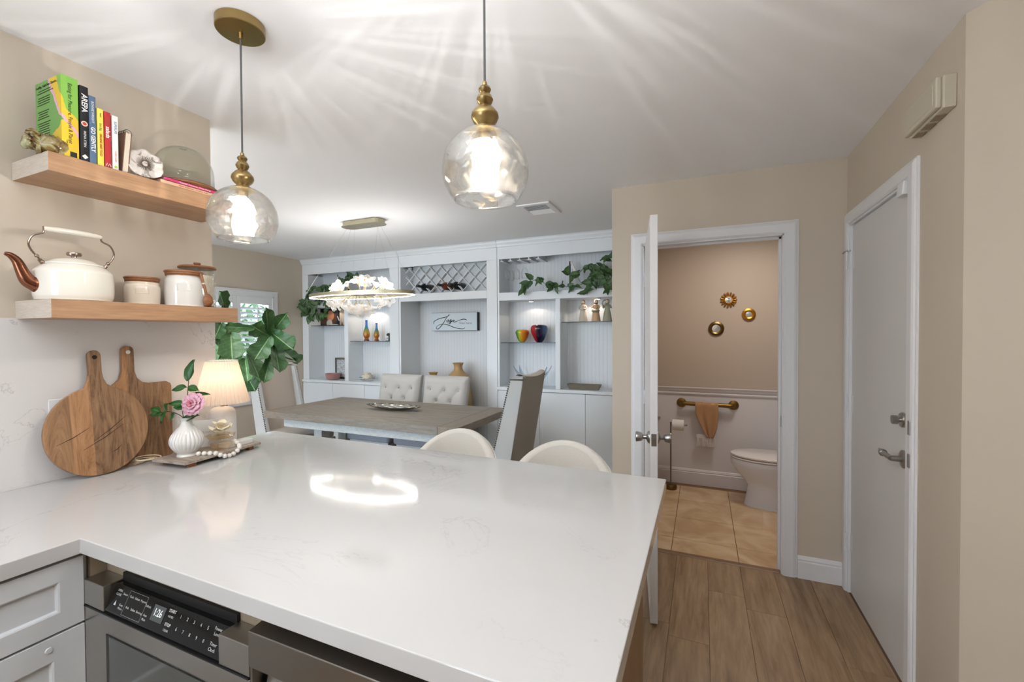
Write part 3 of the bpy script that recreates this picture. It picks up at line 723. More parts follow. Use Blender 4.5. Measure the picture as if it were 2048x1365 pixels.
vr = vine('trailing_vine', 'leafy green vine trailing over the middle shelf beside the bathroom wall', [
    [(-0.93, 4.34, 2.10), (-1.02, 4.30, 1.99), (-1.15, 4.24, 1.92), (-1.30, 4.22, 1.925), (-1.40, 4.21, 1.915), (-1.49, 4.20, 1.98), (-1.57, 4.20, 2.0), (-1.65, 4.20, 1.94), (-1.69, 4.20, 1.90)],
    [(-0.93, 4.36, 2.10), (-1.05, 4.32, 2.13), (-1.17, 4.30, 2.03), (-1.25, 4.28, 2.06)],
    [(-0.93, 4.36, 2.08), (-0.86, 4.30, 2.17), (-0.74, 4.28, 2.2), (-0.66, 4.3, 2.1)],
    [(-0.93, 4.34, 2.06), (-0.98, 4.24, 1.96), (-1.0, 4.21, 1.90), (-1.03, 4.20, 1.83)],
    [(-0.90, 4.34, 2.06), (-0.86, 4.25, 1.97), (-0.83, 4.21, 1.90), (-0.82, 4.20, 1.84)],
    [(-0.93, 4.36, 2.05), (-0.8, 4.33, 2.06), (-0.7, 4.26, 1.97), (-0.66, 4.2, 1.85)]], 92, 0.09, 11, 1.892)
ob('planter_pot', G().lathe([(0.001, 0.0), (0.05, 0.0), (0.062, 0.05), (0.066, 0.11), (0.06, 0.115), (0.001, 0.10)], (-0.93, 4.37, 1.892), 20), mCeramic, vr, smooth=True)
vl = vine('trailing_vine', 'leafy green vine draped over the cabinet nearest the window', [
    [(-4.45, 4.38, 2.02), (-4.30, 4.32, 2.13), (-4.15, 4.28, 2.15), (-4.02, 4.25, 2.17), (-3.94, 4.24, 2.2)],
    [(-4.45, 4.38, 2.02), (-4.5, 4.30, 2.08), (-4.62, 4.24, 2.04), (-4.72, 4.20, 1.94), (-4.78, 4.19, 1.84), (-4.77, 4.19, 1.76)],
    [(-4.45, 4.38, 2.0), (-4.55, 4.24, 1.93), (-4.66, 4.19, 1.83), (-4.70, 4.185, 1.75), (-4.64, 4.19, 1.68)],
    [(-4.45, 4.36, 2.0), (-4.50, 4.24, 1.93), (-4.55, 4.19, 1.83), (-4.52, 4.18, 1.74), (-4.46, 4.19, 1.64)],
    [(-4.42, 4.36, 2.0), (-4.38, 4.24, 1.94), (-4.40, 4.19, 1.82), (-4.38, 4.18, 1.68)],
    [(-4.42, 4.36, 2.0), (-4.28, 4.28, 2.02), (-4.16, 4.24, 2.0), (-4.05, 4.22, 1.97)]], 112, 0.10, 23, 1.892)
ob('planter_pot', G().lathe([(0.001, 0.0), (0.05, 0.0), (0.062, 0.05), (0.066, 0.11), (0.06, 0.115), (0.001, 0.10)], (-4.44, 4.39, 1.892), 20), mCeramic, vl, smooth=True)
# wire easel behind the vine
ea = thing('picture_easel', 'dark metal easel standing among the vine on the middle shelf', 'easel', (-1.2, 4.4, 1.892))
ob('easel_leg', G().box(-1.262, -1.248, 4.40, 4.408, 1.892, 2.20), mBlackM, ea); ob('easel_leg', G().hexa([(-1.13, 4.40, 1.892), (-1.115, 4.40, 1.892), (-1.115, 4.41, 1.892), (-1.13, 4.41, 1.892), (-1.262, 4.40, 2.20), (-1.235, 4.40, 2.20), (-1.235, 4.41, 2.20), (-1.262, 4.41, 2.20)]), mNickel, ea)
# art glass items on shelves
def stripes(name, stops, axis=2, scale=1.0, rough=0.06, sat=None, off=0.0):
    m = mat(name, stops[0][1], rough, coat=0.6); N, L = nt(m); t = N.new('ShaderNodeTexCoord'); s = N.new('ShaderNodeSeparateXYZ'); L.new(t.outputs['Generated'], s.inputs[0])
    base(m, ramp(m, s.outputs[axis], stops)); return m
mApple1 = stripes('rainbow_apple_glaze', [(0.0, (30, 84, 96)), (0.14, (34, 96, 84)), (0.26, (74, 132, 30)), (0.46, (168, 180, 30)), (0.56, (214, 158, 30)), (0.8, (220, 120, 22)), (1.0, (176, 70, 20))], 0)
mApple2 = stripes('red_blue_apple_glaze', [(0.0, (196, 24, 36)), (0.42, (150, 10, 28)), (0.5, (30, 14, 34)), (0.75, (24, 24, 62)), (1.0, (44, 84, 128))], 0)
def apple(x, z, r, h, m, label, stalk):
    t = thing('glass_apple', label, 'ornament', (x, 4.37, z), group=None)
    prof = [(0.001, 0.0), (r * 0.30, 0.0), (r * 0.5, h * 0.1), (r * 0.8, h * 0.38), (r * 0.98, h * 0.68), (r * 1.0, h * 0.82), (r * 0.85, h * 0.96), (r * 0.5, h * 1.0), (r * 0.12, h * 0.9)]
    pp = bez([(a, b, 0) for a, b in prof], 3); ob('apple_body', G().lathe([(max(q.x, 0.0008), q.y) for q in pp], n=28), m, t, local=True, smooth=True)
    s = ob('stalk', G().tube(bez([(0, 0, h * 0.88), (0.006, 0, h * 1.08), (stalk, 0, h * 1.28)], 5), 0.0035, 7), mGlass, t, local=True, smooth=True)
    me = mesh_of(leaf_geo(1, 0.5, 'l', 4, 6, 0.35, 0), mGlass, 'glass_leaf')
    o = bpy.data.objects.new('leaf', me); COL.objects.link(o); o.parent = t; o.location = (0.0, 0, h * 0.95); o.scale = (0.07, 0.09, 0.09); o.rotation_euler = (R(45), 0, R(-80 if stalk < 0 else 70))
    return t
apple(-1.775, 1.362, 0.074, 0.135, mApple1, 'green, yellow and orange glass apple on the glass shelf', -0.004)
apple(-1.582, 1.362, 0.092, 0.185, mApple2, 'red and dark blue glass apple on the glass shelf', 0.03)
mBlueV = stripes('blue_to_amber_glass', [(0.0, (110, 44, 16)), (0.25, (196, 104, 18)), (0.45, (150, 130, 34)), (0.62, (46, 120, 110)), (0.75, (22, 110, 190)), (0.95, (30, 90, 180))])
mAmber = mBlueV
def gvase(x, h, r, lab):
    pf = [(0.001, 0), (r * .75, 0.0), (r * .8, 0.012), (r * .55, 0.03), (r * .9, 0.055), (r, h * .34), (r * .8, h * .5), (r * .45, h * .68), (r * .33, h * .86), (r * .38, h), (r * .30, h), (r * .2, h - .01)]
    pp = bez([(a, b, 0) for a, b in pf], 3)
    o = ob('art_glass_vase', G().lathe([(max(q.x, .0008), q.y) for q in pp], (x, 4.37, 1.373), 26), mBlueV, smooth=True); tag(o, lab, 'vase')
gvase(-3.905, 0.262, 0.042, 'taller blue and amber glass vase on the glass shelf')
gvase(-3.745, 0.222, 0.036, 'shorter blue and amber glass vase on the glass shelf')
# zebra-like small figurine
zf = thing('small_figurine', 'small dark and white figurine at the end of the glass shelf near the blue vases', 'figurine', (-3.555, 4.36, 1.373))
ob('figurine_body', G().tube(bez([(0.02, 0, 0), (0.022, 0, 0.05), (0.008, 0, 0.085), (-0.022, 0, 0.07)], 4), [0.017] * 4 + [0.016] * 4 + [0.014] * 4 + [0.008], 10).box(-0.03, 0.035, -0.015, 0.015, -0.0, 0.006), mBlackM, zf, local=True, smooth=True)
ob('figurine_face', G().sphere((-0.02, 0, 0.035), 0.014, 8).tube([(0.0, 0, 0.08), (0.02, 0, 0.11)], 0.003, 6), mCeramic, zf, local=True, smooth=True)
# floral sculpture rose
rf = thing('rose_dish', 'cream fabric rose with dark leaves in a small glass dish', 'ornament', (-3.87, 4.34, 0.869))
ob('dish', G().open_lathe([(0.03, 0.0), (0.06, 0.006), (0.085, 0.02), (0.095, 0.032)], n=28), mGlass, rf, local=True, smooth=True, solid=0.002)
mCream = mat('cream_petal', (232, 222, 200), 0.7)
for L_, n_, z_, r_ in ((0.05, 6, 0.03, 0.055), (0.04, 5, 0.055, 0.035), (0.03, 4, 0.075, 0.018)):
    for i in range(n_):
        a = 2 * pi * i / n_ + z_ * 40; pc = V((cos(a) * r_, sin(a) * r_, z_))
        ob('petal', G().grid(lambda u, v, a=a, pc=pc, L_=L_: pc + V((-sin(a) * (u - .5) * L_ * 1.4, cos(a) * (u - .5) * L_ * 1.4, v * L_)) + V((cos(a), sin(a), 0)) * (0.012 * v - 0.5 * (u - .5) ** 2 * L_), 5, 4), mCream, rf, local=True, smooth=True, solid=0.002)
mDarkLeaf = mat('dark_leaf', (44, 40, 38), 0.5)
dl = mesh_of(leaf_geo(1, 0.45, 'l', 4, 6, 0.1, 0.5, 3), mDarkLeaf, 'dark_leaf')
for i in range(8):
    a = 2 * pi * i / 8 + 0.2; place_leaf(dl, (-3.87 + cos(a) * 0.03, 4.34 + sin(a) * 0.03, 0.90), (-3.87 + cos(a) * 0.11, 4.34 + sin(a) * 0.09, 0.908 + 0.01 * (i % 3)), 0.04, (0, 0, 1), rf)
# picture frame + pink bowl
pf = thing('framed_picture', 'silver framed patterned picture leaning in the lower left niche', 'picture', (-4.34, 4.45, 0.869))
mPat = mat('lace_pattern_print', (170, 176, 178), 0.6); _c = coords(mPat, 'Object', (1, 1, 1)); base(mPat, ramp(mPat, noise(mPat, _c, 60, 2, 2.0), [(0.42, (120, 128, 130)), (0.52, (214, 218, 220))]))
ob('frame', G().box(-4.50, -4.225, 4.43, 4.45, 0.869, 0.893).box(-4.50, -4.225, 4.43, 4.45, 1.123, 1.148).box(-4.50, -4.478, 4.43, 4.45, 0.893, 1.123).box(-4.247, -4.225, 4.43, 4.45, 0.893, 1.123), mSteelD, pf)
ob('picture_print', G().box(-4.478, -4.247, 4.44, 4.446, 0.893, 1.123), mPat, pf)
pb = ob('pink_bowl', G().open_lathe([(0.001, 0.004), (0.06, 0.004), (0.078, 0.012), (0.092, 0.04), (0.097, 0.082), (0.093, 0.082), (0.088, 0.04), (0.07, 0.016), (0.001, 0.012)], (-4.43, 4.325, 0.866), 30), mat('dusty_pink_glass', (176, 128, 122), 0.12, coat=0.5), smooth=True)
tag(pb, 'dusty pink glass bowl in front of the silver frame', 'bowl')
# large portrait picture and white album on upper glass shelf (left)
pp_ = thing('portrait_canvas', 'dark portrait of a child leaning on the left glass shelf below the vine', 'picture', (-4.62, 4.45, 1.578))
def portrait():
    m = mat('dark_portrait_print', (40, 28, 26), 0.5); v = coords(m, 'Generated', (1, 1, 1)); N, L = nt(m)
    def blob(cx, cz, sx, sz):
        s = N.new('ShaderNodeSeparateXYZ'); L.new(v, s.inputs[0])
        a = math_(m, 'POWER', math_(m, 'DIVIDE', math_(m, 'SUBTRACT', s.outputs[0], cx), sx), 2); b = math_(m, 'POWER', math_(m, 'DIVIDE', math_(m, 'SUBTRACT', s.outputs[2], cz), sz), 2)
        return ramp(m, math_(m, 'ADD', a, b), [(0.75, (255, 255, 255)), (1.0, (0, 0, 0))])
    c = mixc(m, blob(.45, .35, .5, .42), (26, 24, 26), (84, 52, 44)); c = mixc(m, blob(.55, .50, .22, .28), c, (190, 132, 96)); c = mixc(m, blob(.5, .12, .17, .2), c, (206, 196, 186))
    base(m, c); return m
ob('canvas', G().box(-4.76, -4.44, 4.44, 4.46, 1.578, 1.84), portrait(), pp_)
al = thing('wood_plaque', 'pale wooden plaque beside the dark portrait on the glass shelf', 'plaque', (-4.33, 4.45, 1.578))
ob('plaque_board', G().box(-4.43, -4.235, 4.45, 4.465, 1.578, 1.84), wood('pale_plaque', [(168, 152, 140), (196, 184, 172)], (10, 10, 1), 3), al)
ob('plaque_strip', G().hexa([(-4.46, 4.425, 1.74), (-4.45, 4.425, 1.74), (-4.45, 4.43, 1.74), (-4.46, 4.43, 1.74), (-4.49, 4.425, 1.80), (-4.48, 4.425, 1.80), (-4.48, 4.43, 1.80), (-4.49, 4.43, 1.80)]).xf(Matrix.Translation((0.04, 0, -0.10))), mTrim, al)
wt = ob('white_dish', G().lathe([(0.001, 0), (0.05, 0), (0.07, 0.008), (0.06, 0.014), (0.001, 0.016)], (-4.42, 4.33, 1.578), 24), mCeramic, smooth=True); tag(wt, 'small white oval dish in front of the pale plaque', 'dish')
cn = ob('tan_cone', G().lathe([(0.022, 0), (0.001, 0.045)], (-4.29, 4.35, 1.578), 4), mLidW); tag(cn, 'small tan pyramid ornament on the left glass shelf', 'ornament')
# angel figurines
def figure(x, m1, m2, label, arm):
    t = thing('lady_figurine', label, 'figurine', (x, 4.35, 1.573))
    ob('gown', G().lathe([(0.001, 0), (0.046, 0), (0.044, 0.02), (0.034, 0.08), (0.026, 0.115), (0.024, 0.13), (0.029, 0.15), (0.027, 0.165), (0.010, 0.172), (0.009, 0.180)], n=20, rmod=lambda a, z: 1 + 0.05 * sin(a * 7) * max(0, 1 - z / .12), sy=0.75), m1, t, local=True, smooth=True)
    ob('head', G().sphere((0, 0, 0.195), 0.018, 8, 1.15), mat('ivory_face', (226, 204, 178), 0.5), t, local=True, smooth=True)
    ob('hair', G().lathe([(0.012, 0.165), (0.019, 0.18), (0.0215, 0.198), (0.016, 0.214), (0.001, 0.22)], (0, 0.006, 0), 14), m2, t, local=True, smooth=True)
    for s in (-1, 1):
        h = V((s * 0.012, -0.035, 0.125)) if arm == 0 else V((s * 0.01 - (0.0 if arm == 1 else 0.03), -0.03, 0.17 if arm == 2 else 0.11))
        ob('arm', G().tube(bez([(s * 0.027, 0, 0.158), (s * 0.036, -0.012, 0.132), h], 5), [0.009] * 5 + [0.007] * 5 + [0.006], 8), m1, t, local=True, smooth=True)
    return t
mF1 = mat('pale_taupe_resin', (196, 184, 168), 0.4); mF2 = mat('tan_resin', (196, 160, 122), 0.35); mF3 = mat('sage_resin', (156, 152, 128), 0.45); mHairB = mat('brown_hair_resin', (104, 78, 52), 0.5)
f1 = figure(-1.105, mF1, mHairB, 'pale robed lady figurine leftmost on the right glass shelf', 0)
f2 = figure(-0.975, mF2, mHairB, 'tan robed lady figurine between the other two figurines', 1)
f3 = figure(-0.862, mF3, mF3, 'sage robed figurine holding a horn, nearest the bathroom wall', 2)
ob('horn', G().tube(bez([(-0.045, -0.03, 0.17), (-0.035, -0.032, 0.195), (-0.01, -0.025, 0.21)], 4), [0.008] + [0.005] * 8, 8), mF3, f3, local=True, smooth=True)
ob('apron', G().lathe([(0.030, 0.09), (0.040, 0.10), (0.040, 0.112), (0.028, 0.122)], (0, -0.01, 0), 16), mF3, f2, local=True, smooth=True)
# rectangular planter, folded glass dish
def tray_rect(x0, x1, y0, y1, z0, z1, inset, t):
    o = [(x0, y0), (x1, y0), (x1, y1), (x0, y1)]; c = ((x0 + x1) / 2, (y0 + y1) / 2)
    def sh(p, d): return (p[0] + (d if p[0] < c[0] else -d), p[1] + (d if p[1] < c[1] else -d))
    L_ = [[(*sh(p, inset), z0) for p in o], [(*p, z1) for p in o], [(*sh(p, t), z1) for p in o], [(*sh(p, inset + t), z0 + t) for p in o]]
    vs = [q for r_ in L_ for q in r_]; fs = [(3, 2, 1, 0), (12, 13, 14, 15)]
    for r_ in range(3):
        for i in range(4): j = (i + 1) % 4; fs.append((r_ * 4 + i, r_ * 4 + j, r_ * 4 + 4 + j, r_ * 4 + 4 + i))
    return G().add(vs, fs)
o = ob('rectangular_planter', tray_rect(-1.255, -0.92, 4.27, 4.37, 0.890, 0.945, 0.022, 0.008), mat('grey_brown_stoneware', (120, 112, 98), 0.45), bev=0.002); tag(o, 'grey brown rectangular planter on the counter beside the bathroom wall', 'planter')
gd = ob('folded_glass_dish', G().grid(lambda u, v: (-1.655 + (u - .5) * 0.30 * (1 + 0.25 * abs(v - .5) * 2), 4.36 + (v - .5) * 0.16, 0.893 + 0.19 * (abs(u - .5) * 2) ** 2.2 * (0.75 + 0.5 * abs(v - .5)) + 0.03 * (abs(v - .5) * 2) ** 2), 16, 10), glassm('blue_tint_glass', (236, 244, 248), 0.4, rough=0.03), smooth=True, solid=0.006); tag(gd, 'blue tinted glass dish with upturned corners behind the armchair', 'dish')
# floor vases between cabinets
mRattan = mat('tan_vase', (186, 152, 104), 0.45); mWoven = mat('woven_stripe', (180, 176, 158), 0.7)
_n, _l = nt(mWoven); _w = _n.new('ShaderNodeTexWave'); _w.bands_direction = 'Z'; _w.inputs['Scale'].default_value = 24; _l.new(coords(mWoven), _w.inputs[0]); base(mWoven, ramp(mWoven, _w.outputs['Fac'], [(0.4, (110, 112, 104)), (0.6, (206, 202, 186))]))
t = thing('floor_vase', 'tall tan floor vase with flared neck in the middle niche', 'vase', (-2.60, 4.42, 0))
ob('vase_body', G().lathe([(max(q.x, .001), q.y) for q in bez([(0.001, 0, 0), (0.11, 0.0, 0), (0.16, 0.25, 0), (0.17, 0.6, 0), (0.14, 0.86, 0), (0.115, 0.965, 0), (0.105, 0.985, 0), (0.06, 1.03, 0), (0.048, 1.07, 0), (0.06, 1.112, 0), (0.072, 1.118, 0), (0.06, 1.118, 0), (0.04, 1.08, 0)], 3)], (0, 0, 0), 32), mRattan, t, local=True, smooth=True)
t = thing('floor_vase', 'slimmer woven floor vase with tan neck beside the tall vase', 'vase', (-2.93, 4.40, 0))
ob('vase_body', G().lathe([(0.001, 0), (0.08, 0.0), (0.11, 0.3), (0.11, 0.8), (0.095, 0.88)], n=28), mWoven, t, local=True, smooth=True)
ob('vase_neck', G().lathe([(0.095, 0.88), (0.07, 0.93), (0.045, 0.96), (0.042, 0.98), (0.055, 1.0), (0.06, 1.003), (0.045, 1.003), (0.035, 0.97)], n=28), mRattan, t, local=True, smooth=True)

# ================================================================ DINING TABLE AND CHAIRS
tb = thing('dining_table', 'grey oak rectangular dining table with pale trestle base', 'table', (-2.655, 3.225, 0))
TX0, TX1, TY0, TY1 = -3.68, -1.65, 2.765, 3.72
bw = 0.16
for x0, x1 in ((TX0, TX0 + bw), (TX1 - bw, TX1)):
    ob('breadboard_end', G().box(x0, x1, TY0, TY1, 0.70, 0.76), wood('table_end_grain', [(122, 110, 96), (146, 134, 120)], (14, 1.2, 14), 2.2, 0.5), tb, bev=0.003)
npl = 6; w = (TY1 - TY0) / npl
for i in range(npl): ob('top_plank', G().box(TX0 + bw + 0.001, TX1 - bw - 0.001, TY0 + w * i + 0.0004, TY0 + w * (i + 1) - 0.0004, 0.70, 0.76), mTable, tb, bev=0.0012, segs=1)
ob('apron', G().box(-3.50, -1.83, 2.83, 2.86, 0.62, 0.70).box(-3.50, -1.83, 3.62, 3.65, 0.62, 0.70).box(-3.50, -3.47, 2.86, 3.62, 0.62, 0.70).box(-1.86, -1.83, 2.86, 3.62, 0.62, 0.70), mTableL, tb, bev=0.003)
for x in (-3.345, -2.0):
    for y in (3.12, 3.42): ob('leg', G().box(x - 0.05, x + 0.05, y - 0.05, y + 0.05, 0.07, 0.70), mTableL, tb, bev=0.004)
    ob('trestle_foot', G().box(x - 0.06, x + 0.06, 2.95, 3.55, 0.0, 0.07), mTableL, tb, bev=0.006)
ob('stretcher', G().box(-3.29, -2.055, 3.24, 3.30, 0.16, 0.24), mTableL, tb, bev=0.004)
# wavy silver tray on table
st = thing('serving_dish', 'long silver dish with wavy rim on the dining table', 'dish', (-2.6, 3.25, 0.76), rz=R(5))
def sdish(u, v):
    a = 2 * pi * u; rr_ = v
    x = 0.285 * cos(a) * rr_; y = 0.085 * sin(a) * rr_ * (1 - 0.25 * abs(cos(a)) ** 3); z = 0.004 + 0.038 * rr_ ** 2.6 + (0.004 * sin(a * 18)) * max(0, rr_ - 0.7) / 0.3
    return (x, y, z)
ob('dish_body', G().grid(sdish, 96, 8), mat('silver_metal', (190, 186, 178), 0.18, 1.0), st, local=True, smooth=True, solid=0.004)
# tufted side chairs
def tufted():
    t = thing('side_chair', 'button tufted grey linen dining chair nearer the window at the far table side', 'chair', (-3.01, 3.62, 0), group='tufted chairs on the far side of the dining table')
    W2 = 0.262; z0, z1 = 0.46, 1.015
    btn = [(-.17, .88), (0, .88), (.17, .88), (-.085, .77), (.085, .77), (-.17, .66), (0, .66), (.17, .66), (-.085, .55), (.085, .55)]
    def yb(z): return 0.17 + (z - 0.46) * 0.20
    def fr(u, v):
        x = (u - .5) * 2 * W2 * (1 - 0.06 * (1 - v)); z = z0 + (z1 - z0) * v
        edge = min(u, 1 - u, 1 - v); d = 0.045 * min(1, edge / 0.09) ** 0.5
        for bx, bz in btn: d -= 0.022 * math.exp(-((x - bx) ** 2 + (z - bz) ** 2) / 0.0009)
        for (ax, az), (bx, bz) in [((p), (q)) for p in btn for q in btn if abs(abs(p[0] - q[0]) - .085) < .01 and abs(p[1] - q[1] - .11) < .01]:
            tt = max(0, min(1, ((x - ax) * (bx - ax) + (z - az) * (bz - az)) / ((bx - ax) ** 2 + (bz - az) ** 2)))
            dd = (x - ax - tt * (bx - ax)) ** 2 + (z - az - tt * (bz - az)) ** 2; d -= 0.006 * math.exp(-dd / 0.00012)
        return (x, yb(z) - d, z + 0.0)
    g = G().grid(fr, 40, 44); n = len(g.v)
    g.grid(lambda u, v: ((.5 - u) * 2 * W2 * (1 - 0.06 * (1 - v)), yb(z0 + (z1 - z0) * v) + 0.045, z0 + (z1 - z0) * v), 2, 2)
    # rim
    def rim(u, v):
        P = [(-W2 * .94, z0), (-W2, z1), (W2, z1), (W2 * .94, z0)]; k = min(2, int(u * 3)); f = u * 3 - k
        x = P[k][0] + (P[k + 1][0] - P[k][0]) * f; z = P[k][1] + (P[k + 1][1] - P[k][1]) * f
        return (x * (1 + 0.01 * sin(pi * v)), yb(z) + 0.045 * v, z + 0.004 * sin(pi * v) * (1 if k == 1 else 0))
    g.grid(rim, 30, 3)
    ob('backrest', g, mFabG, t, local=True, smooth=True)
    for bx, bz in btn: ob('tuft_button', G().sphere((bx, yb(bz) - 0.026, bz), 0.010, 5, 1), mFabG, t, local=True, smooth=True)
    ob('seat', G().box(-0.262, 0.262, -0.27, 0.22, 0.405, 0.505), mFabSeat, t, local=True, bev=0.03, segs=4)
    ob('seat_frame', G().box(-0.24, 0.24, -0.24, 0.2, 0.35, 0.405), mTableL, t, local=True, bev=0.004)
    for sx_, sy_ in ((-1, -1), (1, -1), (-1, 1), (1, 1)):
        x, y = sx_ * 0.215, (-0.215 if sy_ < 0 else 0.18); ob('leg', G().hexa([(x - .016, y - .016, 0), (x + .016, y - .016, 0), (x + .016, y + .016, 0), (x - .016, y + .016, 0), (x - .024, y - .024, .36), (x + .024, y - .024, .36), (x + .024, y + .024, .36), (x - .024, y + .024, .36)]), mTableL, t, local=True)
    return t
c1 = tufted()
dup(c1, (-2.435, 3.62, 0), 0, 'button tufted grey linen dining chair in front of the vases')
# wing armchairs
def wing(label):
    t = thing('wing_chair', label, 'chair', (-3.99, 3.205, 0), group='wing chairs at the table ends')
    def bx(z): return -0.22 - (z - 0.45) * 0.17   # inner face of back, chair faces +X
    top = 1.125
    # back panel (inner), rear shell
    g = G(); n = 10
    def inner(u, v):
        z = 0.42 + (top - 0.42) * v; y = (u - .5) * 0.42; zz = z + 0.03 * (1 - (2 * u - 1) ** 2) * (v ** 6) * 0 ; return (bx(z) + 0.025 * sin(pi * u) ** .5 * min(1, (1 - v) * 8 + .3), y, zz)
    ob('backrest', g.grid(inner, 14, 14), mFabArm, t, local=True, smooth=True)
    def rear(u, v):
        z = 0.30 + (top - 0.30) * v; y = (.5 - u) * 0.485; return (bx(z) - 0.085 + 0.02 * (2 * u - 1) ** 2, y, z + 0.018 * abs(2 * u - 1) ** 2 * v ** 8)
    ob('rear_panel', G().grid(rear, 12, 14), mFabBack, t, local=True, smooth=True)
    tg_ = lambda u, v: (bx(top) - 0.085 * (1 - v) + 0.02 * (2 * u - 1) ** 2 * (1 - v), (u - .5) * 0.485, top + 0.018 * abs(2 * u - 1) ** 2 + 0.012 * sin(pi * v))
    ob('top_rail', G().grid(tg_, 12, 5), mFabArm, t, local=True, smooth=True)
    for s in (-1, 1):
        # wing: depth from back to front edge tapering
        def fx(z): return bx(z) + 0.045 + 0.06 * (top - z) / 0.72
        g = G(); zs = [0.30 + (top - 0.30) * k / 12 for k in range(13)]; vs = []
        for z in zs:
            y0, y1 = s * 0.205, s * 0.2425
            zt = z + (0.018 if z > top - 0.01 else 0)
            vs += [(bx(z) - 0.065, y0, z), (fx(z), y0, z), (fx(z), y1, z), (bx(z) - 0.065, y1, zt)]
        fs = []
        for k in range(12):
            for q in range(4): a = k * 4 + q; b = k * 4 + (q + 1) % 4; fs.append((a, b, b + 4, a + 4) if s < 0 else (b, a, a + 4, b + 4))
        fs += [(0, 1, 2, 3), (48, 49, 50, 51)]
        wg = ob('wing', G().add(vs, fs), mFabWing, t, local=True, bev=0.006)
        ng = G()
        for k in range(46):
            z = 0.36 + (top - 0.375) * k / 45; ng.sphere((fx(z) - 0.006, s * 0.2432, z), 0.0072, 3); 
        for k in range(10): ng.sphere((fx(top) - 0.006 - 0.011 * k, s * 0.2432, top - 0.012), 0.0072, 3)
        ob('nailheads', ng, mat('antique_nail', (104, 98, 90), 0.3, 1.0), wg, local=True, smooth=True, kind='stuff')
    ob('seat', G().box(-0.25, 0.30, -0.20, 0.20, 0.40, 0.50), mFabArm, t, local=True, bev=0.035, segs=4)
    ob('seat_rail', G().box(-0.27, 0.27, -0.235, 0.235, 0.29, 0.40), mFabWing, t, local=True, bev=0.006)
    for x in (-0.25, 0.24):
        for y in (-0.205, 0.205): ob('leg', G().box(x - .02, x + .02, y - .02, y + .02, 0, 0.29), mTableL, t, local=True, bev=0.003)
    return t
wc1 = wing('high-backed wing chair at the window end of the table, behind the fig leaves')
wc1.location = (-3.76, 3.20, 0)
dup(wc1, (-1.60, 3.215, 0), pi, 'high-backed wing chair with taupe rear at the right table end')
# counter stools with barrel backs
def stool(x, label):
    t = thing('counter_stool', label, 'stool', (x, 1.78, 0), group='cream counter stools behind the peninsula')
    Rr = 0.255
    def sh(u, v, rr_, zo=0.0):
        a = pi * (-0.08 + 1.16 * u); hh = 0.62 + (0.30 * max(0, sin(a)) ** 0.75 + 0.02) * v
        return (rr_ * cos(a) * (1 + 0.06 * v), rr_ * sin(a) * (0.86 + 0.05 * v) , hh + zo)
    g = G().grid(lambda u, v: sh(u, v, Rr), 30, 8); g.grid(lambda u, v: sh(1 - u, v, Rr - 0.045), 30, 8)
    def rimf(u, v):
        p, q = V(sh(u, 1, Rr)), V(sh(u, 1, Rr - 0.045)); m_ = (p + q) / 2; r_ = (p - q) / 2; return m_ + r_ * cos(pi * v) + V((0, 0, 0.02 * sin(pi * v)))
    g.grid(rimf, 30, 6); g.grid(lambda u, v: V(sh(u, 0, Rr)) * (1 - v) + V(sh(u, 0, Rr - .045)) * v, 30, 1)
    ob('backrest', g, mBoucle, t, local=True, smooth=True)
    ob('piping', G().tube([V(sh(i / 30, 1, Rr)) + V((0, 0.001, 0.004)) for i in range(31)], 0.004, 6), mCeramic, t, local=True, smooth=True)
    ob('seat', G().lathe([(0.001, 0.56), (0.19, 0.56), (0.215, 0.575), (0.22, 0.62), (0.205, 0.65), (0.001, 0.665)], (0, 0.0, 0), 32, sy=0.9), mBoucle, t, local=True, smooth=True)
    for sx_ in (-1, 1):
        for sy_ in (-1, 1): ob('leg', G().tube([(sx_ * 0.20, sy_ * 0.17, 0), (sx_ * 0.15, sy_ * 0.13, 0.565)], [0.010, 0.016], 10), mBlackM, t, local=True, smooth=True)
    ob('footrest', G().tube([(-0.185, -0.158, 0.18), (0.185, -0.158, 0.18), (0.185, 0.158, 0.18), (-0.185, 0.158, 0.18)], 0.008, 8, closed=True), mBlackM, t, local=True, smooth=True)
    return t
s1 = stool(-1.14, 'cream barrel-back counter stool in front of the dining table')
dup(s1, (-0.57, 1.74, 0), 0, 'cream barrel-back counter stool nearest the bathroom door')

